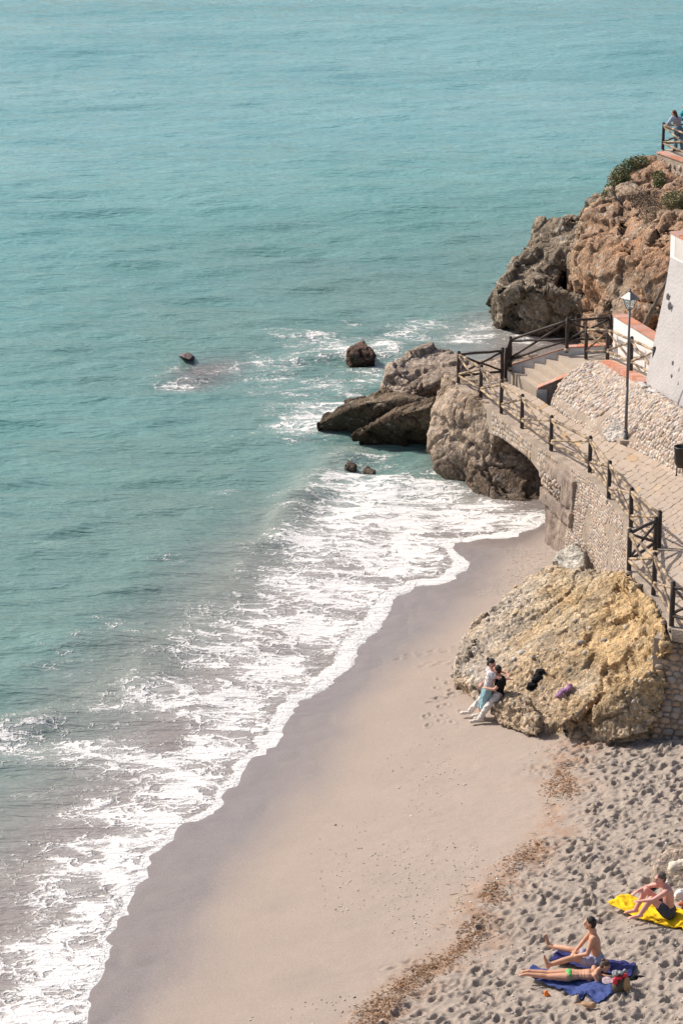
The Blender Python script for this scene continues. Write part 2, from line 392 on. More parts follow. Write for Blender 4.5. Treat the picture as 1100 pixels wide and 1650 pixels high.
def sand_mat():
    m = bpy.data.materials.new('beach_sand'); m.use_nodes = True; t = m.node_tree; N = t.nodes; L = t.links; b = N['Principled BSDF']
    def at(n): a = N.new('ShaderNodeAttribute'); a.attribute_name = n; return a.outputs['Fac']
    def mix(f, a, c):
        x = N.new('ShaderNodeMix'); x.data_type = 'RGBA'
        for i, s_ in ((0, f), (6, a), (7, c)):
            if hasattr(s_, 'is_linked'): L.new(s_, x.inputs[i])
            elif i == 0: x.inputs[0].default_value = s_
            else: x.inputs[i].default_value = (*s_, 1)
        return x.outputs[2]
    def math_(op, a, c=None, d=None):
        x = N.new('ShaderNodeMath'); x.operation = op
        for i, s_ in enumerate((a, c, d)):
            if s_ is None: continue
            if hasattr(s_, 'is_linked'): L.new(s_, x.inputs[i])
            else: x.inputs[i].default_value = s_
        return x.outputs[0]
    def mr(v, a, c, d=0, e=1):
        x = N.new('ShaderNodeMapRange'); L.new(v, x.inputs[0])
        for i, s_ in ((1, a), (2, c), (3, d), (4, e)): x.inputs[i].default_value = s_
        return x.outputs[0]
    g = N.new('ShaderNodeNewGeometry')
    def noise(sc, det=5, rough=.6):
        x = N.new('ShaderNodeTexNoise'); x.inputs['Scale'].default_value = sc; x.inputs['Detail'].default_value = det; x.inputs['Roughness'].default_value = rough
        L.new(g.outputs['Position'], x.inputs['Vector']); return x.outputs[0]
    dry = mix(mr(noise(.9), .35, .65), (.345, .276, .232), (.315, .256, .218))
    dry = mix(at('lump'), dry, (.30, .250, .21))
    dry = mix(math_('MULTIPLY', at('deb'), mr(noise(2.2, 6), .40, .58)), dry, (.30, .18, .115))
    wetc = mix(mr(noise(.7), .3, .7), (.155, .128, .126), (.185, .152, .145))
    c = mix(at('wet'), dry, wetc)
    c = mix(mr(noise(40, 3), .3, .7, .0, .35), c, (.55, .48, .42))
    c = mix(mr(noise(75, 2), .55, .75, .0, .55), c, (.13, .11, .10))
    # tiny scattered shell and grit
    v = N.new('ShaderNodeTexVoronoi'); v.inputs['Scale'].default_value = 22; L.new(g.outputs['Position'], v.inputs['Vector'])
    sp_ = mr(v.outputs['Distance'], .14, .26, 1, 0)
    cv = N.new('ShaderNodeSeparateColor'); L.new(v.outputs['Color'], cv.inputs[0])
    pick = mr(cv.outputs[0], .62, .68)
    pk = math_('MULTIPLY', math_('MULTIPLY', sp_, pick), math_('MULTIPLY', at('peb'), mr(noise(.8, 4), .38, .62)))
    cc = mix(mr(cv.outputs[1], .4, .5), (.66, .60, .54), (.20, .17, .15))
    c = mix(math_('MULTIPLY', pk, .8), c, cc)
    L.new(c, b.inputs['Base Color'])
    L.new(mr(at('wet'), 0, 1, .95, .30), b.inputs['Roughness']); L.new(mr(at('wet'), 0, 1, .1, .55), b.inputs['Specular IOR Level'])
    bp = N.new('ShaderNodeBump'); bp.inputs['Distance'].default_value = .02; L.new(mr(at('wet'), 0, 1, .55, .12), bp.inputs['Strength']); L.new(noise(26, 6, .7), bp.inputs['Height']); L.new(bp.outputs[0], b.inputs['Normal'])
    return m
SX, SY, SZ = build_sand()
def sz(x, y):
    i = int(np.clip(np.searchsorted(SX, x), 1, len(SX)-1)); j = int(np.clip(np.searchsorted(SY, y), 1, len(SY)-1)); return float(SZ[j, i])

# ------------------------------------------------------------------ sea
def ocean_tile(n, L, wdir, seed, kmin, kmax, slope, sprd=4):
    r = np.random.default_rng(seed); k = np.fft.fftfreq(n, L/n)*2*math.pi; KX, KY = np.meshgrid(k, k); K = np.sqrt(KX**2+KY**2)+1e-9
    c = (KX*math.cos(wdir)+KY*math.sin(wdir))/K
    A = K**-1.9*np.abs(c)**sprd*(K > kmin)*(K < kmax)
    h = np.real(np.fft.ifft2(A*(r.normal(size=K.shape)+1j*r.normal(size=K.shape))))
    g = np.gradient(h, L/n)[0]; return h*slope/g.std()
def sample(T, L, X, Y):
    n = T.shape[0]; u = (X/L % 1)*n; v = (Y/L % 1)*n; i = np.floor(u).astype(int); j = np.floor(v).astype(int); fu = u-i; fv = v-j; i %= n; j %= n; i1 = (i+1) % n; j1 = (j+1) % n
    return T[j, i]*(1-fu)*(1-fv)+T[j, i1]*fu*(1-fv)+T[j1, i]*(1-fu)*fv+T[j1, i1]*fu*fv
RIDGE = [(560,716),(520,752),(488,800),(462,850),(430,885),(395,930),(362,975),(330,1005),(285,1045),(235,1090),(150,1140),(60,1175),(-60,1215)]
FOAM = [  # px, py, rx, ry, strength
 (60,1640,120,60,1.0),(120,1560,80,70,1.0),(60,1540,90,60,.75),(150,1480,60,50,.95),(90,1440,90,50,.6),(190,1400,60,50,1.0),(120,1380,80,40,.7),
 (250,1330,70,45,1.0),(180,1310,90,40,.75),(310,1270,80,40,1.0),(230,1235,110,28,.85),(120,1215,120,24,.8),(20,1205,80,26,.7),(350,1210,70,40,1.0),
 (380,1150,80,45,1.0),(280,1130,110,35,.75),(200,1150,100,30,.55),(60,1180,70,18,.6),(440,1090,90,45,1.0),(350,1060,100,35,.75),(510,1020,80,45,1.0),(420,1010,90,35,.75),(330,1010,60,20,.35),
 (560,960,90,40,1.0),(470,950,80,40,.8),(620,910,90,40,1.0),(500,890,80,40,.85),(660,890,80,35,1.0),(560,840,80,40,.95),(640,840,90,35,1.0),(740,840,90,25,1.05),(820,845,60,16,1.0),(860,835,40,14,.9),
 (600,790,90,30,.85),(700,790,70,25,.9),(780,815,60,18,.95),(560,765,60,20,.7),(640,765,60,18,.7),(520,790,40,30,.6),(680,750,50,12,.55),
 (430,795,60,10,.35),(370,800,40,8,.3),(330,585,110,22,.35),(300,607,50,12,.6),(250,600,40,8,.35),(420,575,40,14,.5),(470,575,50,16,.5),(520,610,50,16,.5),(420,620,70,12,.35),(480,540,50,10,.4),(560,510,60,10,.3),(380,590,40,12,.45),(440,600,60,20,.45),(500,545,70,16,.55),(540,560,50,22,.65),(620,560,45,24,.8),(600,595,45,16,.65),
 (520,650,80,24,.7),(480,680,60,22,.75),(510,665,50,18,.85),(545,728,40,12,.5),(460,640,60,18,.3),(680,510,60,16,.55),(650,530,60,18,.5),(780,520,50,14,.6),(760,540,70,16,.65),(830,535,30,12,.55),(850,548,40,10,.6),(700,545,50,14,.35),
 (560,620,60,20,.4),(600,730,60,12,.5),(380,890,60,20,.12),(300,940,90,30,.22),(200,1040,100,30,.36),(120,1090,110,30,.36),(100,1300,90,40,.28),(40,1380,70,40,.3),(30,1300,60,40,.2),(300,1000,60,20,.28),(460,830,30,30,.3)]
def build_sea():
    xs = lines([(-4000, -200, 475), (-200, -30, 17), (-30, 27, .145), (27, 60, 9), (60, 400, 34), (400, 4000, 450)])
    ya = [40.0]
    while ya[-1] < 236: ya.append(ya[-1] + .080*(ya[-1]/50)**1.3)
    ys = np.concatenate([np.arange(-300, 40, 20), ya, np.linspace(262, 1000, 12), np.array([1500, 2500, 4000, 8000])])
    X, Y = np.meshgrid(xs, ys); d = shored(X, Y)
    inn = sstep(-30, -28, X)*(1-sstep(25, 27, X))*sstep(40, 42, Y)*(1-sstep(222, 236, Y))
    T1 = ocean_tile(256, 34., math.radians(87), 1, 1.5, 4.5, .12, 10); T2 = ocean_tile(256, 13., math.radians(97), 2, 3.5, 18, .14, 5); T3 = ocean_tile(256, 61.3, math.radians(78), 3, .1, 1.6, .05, 5)
    W = sample(T1, 34., X, Y)+sample(T2, 13., X+.35*Y, Y)+sample(T3, 61.3, X, Y)
    W2 = sample(T1, 29.7, X*.94+.3*Y, Y*.95-.3*X+7)*.5; W = W+W2
    dep = np.clip(-d, 0, 50)
    Z = .02 + W*inn*(.08+.92*sstep(.3, 7, dep))
    rp = np.array([tuple(P(a, b).xy) for a, b in RIDGE]); rd = np.abs(polydist(X, Y, rp))
    rs = polydist(X, Y, rp)
    pp = np.stack((X.reshape(-1)*.7, Y.reshape(-1)*.35, 0*X.reshape(-1)), 1); nz = fbm(pp, 3, 4).reshape(X.shape)
    Z += np.clip(.08+.13*nz, .02, .24)*np.exp(-(rd/(.6+.2*nz))**2)*sstep(.5, 2, dep) + .05*np.exp(-((rd-2.4)/.8)**2)*sstep(.8, 2, dep)
    lip = np.exp(-((d+.10)/.12)**2)*.010; Z += lip
    Z -= sstep(.10, .9, d)*.10 + np.clip(d-.5, 0, 5)*.35
    foam = np.zeros_like(Z)
    for (px, py, rx, ry, s_) in FOAM:
        c = P(px, py); e = P(px+rx, py); f_ = P(px, py-ry); ax = abs(e.x-c.x); ay = abs(f_.y-c.y)
        m = (np.abs(X-c.x) < 3*ax) & (np.abs(Y-c.y) < 3*ay)
        g = np.zeros_like(Z); g[m] = s_*np.exp(-((X[m]-c.x)/ax)**2-((Y[m]-c.y)/ay)**2); foam = np.maximum(foam, g)*.75 + np.minimum(foam+g, 1.1)*.25
    edge = np.exp(-((d-.16)/.24)**2)*inn
    # keep the seaward side of the breaker clear of the dense foam
    foam *= .35+.65*sstep(-1.1, .7, (np.where(dep < 14, rs, 5)*1.0 + .5*nz)) if False else 1
    me = gridmesh('sea', X, Y, Z)
    setattr_f(me, 'ridge', np.exp(-((rd+.1)/1.0)**2)*sstep(.5, 2, dep)*(dep < 12))
    rc = P(332, 590); re_ = (X-rc.x)*.93-(Y-rc.y)*.35; rf = (X-rc.x)*.35+(Y-rc.y)*.93
    setattr_f(me, 'reef', np.exp(-((re_/1.15)**2+((rf)/2.2)**2)**1.3))
    setattr_f(me, 'foam', foam*inn); setattr_f(me, 'edge', edge); setattr_f(me, 'depth', dep)
    o = link('sea', me, sea_mat()); tag(o, kind='structure', label='turquoise sea with small ripples and lacy white surf')
def sea_mat():
    m = bpy.data.materials.new('sea_water'); m.use_nodes = True; t = m.node_tree; N = t.nodes; L = t.links; b = N['Principled BSDF']
    def at(n): a = N.new('ShaderNodeAttribute'); a.attribute_name = n; return a.outputs['Fac']
    def mix(f, a, c):
        x = N.new('ShaderNodeMix'); x.data_type = 'RGBA'
        for i, s_ in ((0, f), (6, a), (7, c)):
            if hasattr(s_, 'is_linked'): L.new(s_, x.inputs[i])
            elif i == 0: x.inputs[0].default_value = s_
            else: x.inputs[i].default_value = (*s_, 1)
        return x.outputs[2]
    def ma(op, a, c=None, d=None, clamp=False):
        x = N.new('ShaderNodeMath'); x.operation = op; x.use_clamp = clamp
        for i, s_ in enumerate((a, c, d)):
            if s_ is None: continue
            if hasattr(s_, 'is_linked'): L.new(s_, x.inputs[i])
            else: x.inputs[i].default_value = s_
        return x.outputs[0]
    def mr(v, a, c, d=0, e=1, sm=False):
        x = N.new('ShaderNodeMapRange'); L.new(v, x.inputs[0])
        if sm: x.interpolation_type = 'SMOOTHSTEP'
        for i, s_ in ((1, a), (2, c), (3, d), (4, e)):
            if hasattr(s_, 'is_linked'): L.new(s_, x.inputs[i])
            else: x.inputs[i].default_value = s_
        return x.outputs[0]
    g = N.new('ShaderNodeNewGeometry')
    def mapped(sx, sy, rot=0):
        x = N.new('ShaderNodeMapping'); x.inputs['Scale'].default_value = (sx, sy, 0); x.inputs['Rotation'].default_value = (0, 0, rot); L.new(g.outputs['Position'], x.inputs[0]); return x.outputs[0]
    def noise(vec, sc, det=5, rough=.6, dist=0, out=0):
        x = N.new('ShaderNodeTexNoise'); x.inputs['Scale'].default_value = sc; x.inputs['Detail'].default_value = det; x.inputs['Roughness'].default_value = rough; x.inputs['Distortion'].default_value = dist
        L.new(vec, x.inputs['Vector']); return x.outputs[out]
    base = mapped(1, 1)
    # body colour by depth
    deep = mix(mr(noise(mapped(.04, .1), 1, 4), .35, .65), (.170, .365, .385), (.235, .43, .445))
    deep = mix(mr(at('depth'), 14, 48), mix(mr(noise(mapped(.05, .12), 1, 4), .35, .65), (.115, .285, .270), (.155, .33, .315)), deep)
    deep = mix(mr(noise(mapped(.02, .055, .2), 1, 5, .6, 1.0), .48, .66, 0, .5), deep, (.125, .30, .315))
    sh = mix(mr(at('depth'), 2.2, 6.5), (.285, .25, .235), (.155, .255, .235))
    body0 = mix(mr(ma('ADD', at('depth'), mr(noise(mapped(.15, .15), 1, 4), .3, .7, -4, 4)), 6, 26, 0, 1), sh, deep)
    body1 = mix(ma('MULTIPLY', at('ridge'), .55), body0, (.26, .285, .25))
    body = mix(ma('MULTIPLY', at('reef'), mr(noise(mapped(.7, 1.2), 2.2, 4), .3, .55, .45, 1)), body1, (.15, .125, .125))
    # foam
    warpn = noise(mapped(1, 1), 1.1, 4, .6, 0, 1)
    wv = N.new('ShaderNodeVectorMath'); wv.operation = 'MULTIPLY_ADD'; L.new(warpn, wv.inputs[0]); wv.inputs[1].default_value = (1.2, 1.3, 0); L.new(mapped(.62, 1.15, .12), wv.inputs[2])
    warpf = noise(mapped(1, 1), 6, 3, .6, 0, 1)
    wv2 = N.new('ShaderNodeVectorMath'); wv2.operation = 'MULTIPLY_ADD'; L.new(warpf, wv2.inputs[0]); wv2.inputs[1].default_value = (.16, .16, 0); L.new(wv.outputs[0], wv2.inputs[2])
    def vor(sc):
        x = N.new('ShaderNodeTexVoronoi'); x.feature = 'DISTANCE_TO_EDGE'; x.inputs['Scale'].default_value = sc; L.new(wv2.outputs[0], x.inputs['Vector']); return x.outputs[0]
    v1 = vor(.95); v2 = vor(2.0); v3 = vor(4.2)
    dn = ma('ADD', at('foam'), mr(noise(mapped(.8, 1.2), 1.2, 5), .3, .7, -.32, .32))
    dn = ma('ADD', dn, mr(noise(mapped(1, 1.6), 5, 4), .3, .7, -.18, .18))
    def web(v, k, off):   # value >0 where foam
        return ma('SUBTRACT', ma('MULTIPLY', ma('SUBTRACT', ma('MULTIPLY', dn, .84), off), k), v)
    w1 = web(v1, .20, .26); w2 = web(v2, .24, .22); w3 = web(v3, .34, .46)
    mask = mr(ma('MAXIMUM', ma('MULTIPLY', w1, 1.0), ma('MAXIMUM', w2, w3)), -.02, .07, 0, .96, True)
    mask = ma('MULTIPLY', mask, mr(dn, .16, .34, 0, 1, True))
    haze_f = mr(dn, .2, 1.2, 0, .40, True)
    fm = ma('MAXIMUM', mask, haze_f)
    ed = mr(ma('ADD', ma('MULTIPLY', at('edge'), 1.25), mr(noise(base, 9, 4), .3, .7, -.25, .25)), .35, .6, 0, 1, True)
    fm = ma('MAXIMUM', fm, ma('MULTIPLY', ed, .95), clamp=True)
    # sparse sparkling flecks
    c = mix(fm, body, (.82, .80, .785))
    L.new(c, b.inputs['Base Color'])
    L.new(mr(fm, 0, 1, .13, .8), b.inputs['Roughness']); b.inputs['IOR'].default_value = 1.38; b.inputs['Specular IOR Level'].default_value = .5
    # relief
    r1 = noise(mapped(.30, 1.4, .06), 2.0, 4, .55, .5); r2 = noise(mapped(.5, 1.5, -.15), 5.0, 3, .5, .3)
    hh = ma('ADD', ma('MULTIPLY', r1, .8), ma('MULTIPLY', r2, .5))
    hh = ma('ADD', hh, ma('MULTIPLY', mask, .18)); hh = ma('ADD', hh, ma('MULTIPLY', ma('MULTIPLY', noise(base, 22, 4), fm), .25))
    bp = N.new('ShaderNodeBump'); bp.inputs['Distance'].default_value = .20; bp.inputs['Strength'].default_value = .8; L.new(hh, bp.inputs['Height']); L.new(bp.outputs[0], b.inputs['Normal'])
    return m
build_sea()
# ------------------------------------------------------------------ rocks
def conglomerate(me, base, tint, seed, big=.35, pebble=.05, psize=.16, strata=0.0, sdir=(0, 0, 1), lumpf=.55, whites=.12, rough=1.0, crev=.12):
    """gives a remeshed block the shape and albedo of pebbly cemented rock"""
    v = getco(me); n = getno(me)
    v = v + n*(big*.6*fbm(v*lumpf, 3, seed)[:, None])
    sd = np.array(sdir)/np.linalg.norm(sdir)
    if strata:      # tilted beds that stand proud or recede, with sharp lips
        h = (v @ sd)*1.5 + .9*fbm(v*.4, 3, seed+3) ; fr = h - np.floor(h); hid = _hash(np.floor(h), np.floor(h)*0, np.floor(h)*0, seed)
        st = (hid-.5)*1.2 - .9*np.exp(-(fr/.12)**2) + .35*sstep(.2, 1, fr); m = sstep(-.3, .4, fbm(v*.55, 2, seed+12))
        v = v + n*(strata*st*m)[:, None]
    setco(me, v); n = getno(me)
    w_ = v + .30*np.stack((fbm(v*1.1, 3, seed+40), fbm(v*1.1, 3, seed+41), fbm(v*1.1, 3, seed+42)), 1)
    f1, f2, cid0 = worley(w_*.95, seed+30); crack = (1-sstep(.0, .10, f2-f1))*sstep(-.1, .5, fbm(v*.7, 2, seed+50))
    g1, g2, cid1 = worley(w_*2.6, seed+33)
    v = v + n*(crev*(.95*(cid0-.5) + .16*(cid1-.5)*rough - .75*crack))[:, None]
    setco(me, v); n = getno(me)
    pit = sstep(.34, .62, fbm(v*1.3*np.array((1, 1, 1.5)), 4, seed+60, .55)); v = v - n*(.05*rough*pit)[:, None] + n*(.020*rough*fbm(v*5.5, 5, seed+61, .62))[:, None]
    dens = sstep(-.35, .35, fbm(v*.8, 3, seed+70))
    f1, _, cid = worley(v/psize, seed+80); rad = .28+.36*cid; dome = np.sqrt(np.clip(1-(f1/rad)**2, 0, 1)); on = (dome > 0)
    f1b, _, cidb = worley(v/(psize*.5), seed+90); radb = .35+.3*cidb; domeb = np.sqrt(np.clip(1-(f1b/radb)**2, 0, 1))
    v = v + n*((pebble*dome*(.25+.75*dens) + pebble*.45*domeb*(1-on))*rough)[:, None]
    setco(me, v)
    b = np.array(base); t2 = np.array(tint); k = sstep(-.4, .5, fbm(v*.7, 4, seed+100))[:, None]
    col = b*(1-k) + t2*k
    col = col*(1+.18*fbm(v*3, 4, seed+101))[:, None]
    pc = np.where((cid*13 % 1 < whites)[:, None], np.array((.50, .46, .41)), col*(.85+.5*((cid*29) % 1))[:, None])
    pc = np.where(((cid*17 % 1) < .07)[:, None], np.array((.22, .22, .23)), pc)
    col = np.where(on[:, None], .55*pc+.45*col, col); col = np.where((domeb > 0)[:, None] & ~on[:, None], col*(.9+.35*((cidb*31) % 1))[:, None], col)
    return v, col
def finish_rock(name, me, v, col, m=None, parent=None):
    setcol(me, np.clip(col, .01, .9)); me.materials.clear(); return link(name, me, m or M_rock, parent)
def hullpts(pts, back=1.6, down=None):
    out = [Q(*p) for p in pts]
    if down is not None:
        for p in list(out): out.append(Vector((p.x, p.y+back*.5, down)))
    out += [Vector((p.x+.0, p.y+back, p.z-.15-back*.32)) for p in out[:len(pts)]]
    return out

# --- far headland rocks
def far_headland():
    mb = MB()
    # lower big lit block
    mb.hull(hullpts([(806,462,100),(806,485,100.3),(822,505,100),(845,530,99.8),(880,545,99.3),(950,540,98.8),(955,505,97.4),(952,484,96.8),(905,468,97.6),(870,450,100),(845,432,101),(818,448,100.5)], 5, -.8))
    # middle overhang block, hollow at its right foot
    mb.hull(hullpts([(832,428,101.5),(845,410,101.8),(868,388,102),(900,382,101.5),(905,430,100.2),(893,458,99.8),(870,447,100.2),(842,437,101)], 5))
    mb.hull(hullpts([(880,383,101.6),(930,380,101),(955,395,100.3),(955,432,99.6),(925,436,99.4),(893,420,99.9)], 5))
    mb.hull(hullpts([(866,395,102.5),(872,360,103),(890,351,103),(935,352,102.5),(950,350,102),(952,400,100.8),(880,398,102)], 5))
    mb.hull(hullpts([(944,350,104),(958,318,105),(972,310,105),(975,340,104),(950,355,104)], 4))
    mb.hull(hullpts([(860,500,103.5),(960,500,102.5),(960,400,103),(860,420,104)], 4, -.8))
    me = mb.remeshed('headland_rock', .05, 2); v, c = conglomerate(me, (.20, .16, .12), (.275, .22, .165), 3, .20, .05, .17, .20, (.2, .1, 1), .5, .14, 1.2, .45)
    wet = (1-sstep(.1, .9, v[:, 2]+.3*fbm(v, 2, 8)))[:, None]; c = c*(1-.62*wet)
    o = finish_rock('headland_rock', me, v, c); tag(o, 'grey brown pebbly rock headland rising from the sea in front of the brown cliff', 'rock')
    # brown earth cliff
    mb = MB()
    mb.hull(hullpts([(938,400,97),(948,360,99),(965,330,101),(1000,290,102.5),(1030,262,103),(1070,255,102),(1140,262,101),(1250,280,100),(1250,440,92),(1100,440,92.5),(1000,430,94),(950,440,96)], 9))
    mb.hull(hullpts([(932,395,97),(938,425,96),(955,470,94.5),(968,500,94),(990,530,92),(1080,560,91),(1250,600,90),(1250,420,90),(1100,400,91),(1040,400,92.5),(1000,405,94),(960,385,97)], 9, 1.0))
    mb.hull(hullpts([(1035,430,90.5),(1040,370,92),(1075,340,92.5),(1130,350,91),(1200,400,89),(1200,560,88),(1075,540,89),(1050,500,89.5)], 6))
    mb.hull(hullpts([(955,470,94.5),(960,520,94),(985,540,93),(1000,500,93)], 4, 0))
    me = mb.remeshed('cliff', .06, 3); v, c = conglomerate(me, (.32, .205, .135), (.30, .225, .165), 5, .40, .035, .17, .22, (.25, .2, 1), .42, .12, .8, .40)
    hb = sstep(.2, .7, fbm(v*np.array((.5, .5, 1.1)), 3, 88))[:, None]; c = c*(1-.45*hb) + np.array((.42, .22, .12))*.45*hb
    up = sstep(5.2, 6.6, v[:, 2] + .8*fbm(v*.8, 3, 89))[:, None]; c = c*(1-.5*up)+np.array((.30, .215, .155))*.5*up
    o = finish_rock('cliff', me, v, c); tag(o, 'reddish brown earth and stone cliff below the upper promenade', 'cliff', kind='structure')
far_headland()

# --- rocks standing in the sea beside the arch
def sea_rocks():
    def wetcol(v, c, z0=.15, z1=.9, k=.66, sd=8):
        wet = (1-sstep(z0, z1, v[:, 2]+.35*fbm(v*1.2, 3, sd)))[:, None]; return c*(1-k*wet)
    mb = MB()
    mb.hull(hullpts([(618,622,88.3),(628,590,89.0),(660,566,90.5),(700,556,91),(728,564,91),(750,580,90),(735,606,88.3),(690,622,87.6),(650,640,87.4)], 2.5) + [Q(640, 650, 89), Q(735, 650, 89), Q(620, 640, 89.5)] + [Vector((1.6, 89, -.5)), Vector((4.4, 89, -.5)), Vector((4.6, 92, -.5)), Vector((1.4, 92, -.5))])
    me = mb.remeshed('sea_rock', .045, 2); v, c = conglomerate(me, (.29, .225, .175), (.36, .29, .235), 21, .14, .035, .16, .10, (.3, 0, 1), .7, .10, .9, .26)
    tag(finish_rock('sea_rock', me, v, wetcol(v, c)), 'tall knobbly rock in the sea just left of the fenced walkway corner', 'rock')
    mb = MB()
    mb.hull([Q(*p) for p in [(508,684,87.0),(515,702,87.2),(548,708,87.3),(600,702,87.4),(650,695,87.4),(545,660,86.9),(590,650,86.3),(640,642,86.1),(700,655,85.9),(640,622,88.6),(600,634,88.6),(560,648,88.6),(700,630,88.2)]] + [Vector((p.x, p.y+.6, -.5)) for p in (Q(515, 702, 87), Q(690, 700, 87.2), Q(540, 670, 88.5))] + [Q(700, 700, 87.6)])
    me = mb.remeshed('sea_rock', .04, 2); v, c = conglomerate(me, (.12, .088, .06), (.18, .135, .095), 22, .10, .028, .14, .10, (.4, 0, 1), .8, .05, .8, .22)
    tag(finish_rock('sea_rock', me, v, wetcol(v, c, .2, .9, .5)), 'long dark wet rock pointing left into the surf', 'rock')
    mb = MB()
    mb.hull([Q(*p) for p in [(573,705,85.3),(580,722,85.5),(640,727,85.4),(700,722,85.4),(597,686,84.9),(640,668,84.6),(690,655,84.4),(720,690,84.5),(640,655,86.3),(700,640,86.3),(600,680,86.0)]] + [Vector((p.x, p.y+.6, -.5)) for p in (Q(580, 722, 85.5), Q(715, 722, 85.4), Q(640, 690, 86.3))])
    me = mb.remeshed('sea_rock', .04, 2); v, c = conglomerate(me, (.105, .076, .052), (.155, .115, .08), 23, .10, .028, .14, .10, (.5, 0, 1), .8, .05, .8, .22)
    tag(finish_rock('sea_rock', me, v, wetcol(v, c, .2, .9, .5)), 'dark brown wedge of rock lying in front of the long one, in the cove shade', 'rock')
    mb = MB()
    mb.hull(hullpts([(560,566,95.8),(572,553,96.4),(585,548,96.5),(595,560,96),(603,577,95.5),(585,581,95.4),(567,574,95.5)], 1.2, -.5))
    me = mb.remeshed('sea_rock', .04, 2); v, c = conglomerate(me, (.17, .105, .08), (.23, .15, .115), 24, .08, .03, .15, .06, (0, 0, 1), 1.2, .05, 1.0, .12)
    tag(finish_rock('sea_rock', me, v, wetcol(v, c, .1, .8, .6)), 'small lone reddish rock sticking out of the water', 'rock')
    for i, (pts, lab) in enumerate([([(555,748,82.6),(562,742,82.8),(575,748,82.7),(570,756,82.4)], 'tiny dark rock tip awash in white foam, the left one'), ([(586,757,82.2),(592,752,82.3),(604,758,82.1),(600,764,81.9)], 'tiny dark rock tip awash in white foam, the right one')]):
        mb = MB(); mb.hull(hullpts(pts, .4, -.4)); me = mb.remeshed('sea_rock', .03, 2); v, c = conglomerate(me, (.10, .08, .06), (.13, .10, .08), 25+i, .08, .02, .1, 0, (0, 0, 1), 2, .0, 1, .05)
        tag(finish_rock('sea_rock', me, v, c), lab, 'rock')
    mb = MB()
    mb.hull([P(290, 574, .03), P(302, 569, .05), P(312, 574, .03), P(306, 579, .0)] + [P(a, b, -.6) for a, b in ((286, 578), (318, 578), (300, 568), (305, 583))])
    me = mb.remeshed('reef_rock', .03, 1); v, c = conglomerate(me, (.16, .125, .12), (.19, .15, .14), 29, .03, .02, .15, 0, (0, 0, 1), 1.2, .03, 1, .05)
    tag(finish_rock('reef_rock', me, v, c), 'small purplish tip of a submerged reef rock offshore at left', 'rock')
sea_rocks()

# ------------------------------------------------------------------ walkway, arch and walls
def zw(y): return 2.3 + (min(max(y, 600), 1040)-618)*.0038
OUT = [(733,620),(774,647),(806,672),(851,708),(885,729),(931,761),(956,776),(985,812),(1013,852),(1011,912),(1049,962),(1082,1013),(1135,1022)]
INN = [(809,612),(842,628),(868,642),(905,668),(945,692),(990,712),(1030,728),(1075,752),(1120,775),(1180,810),(1220,850),(1260,900),(1290,940)]
def densify(pp, n):
    out = []
    for i in range(len(pp)-1):
        for k in range(n): out.append(pp[i].lerp(pp[i+1], k/n))
    return out + [pp[-1]]
OW = [P(x, y, zw(y)) for x, y in OUT]; IW = [P(x, y, zw(OUT[i][1])) for i, (x, y) in enumerate(INN)]
OWd = densify(OW, 4); IWd = densify(IW, 4); ND = len(OWd)
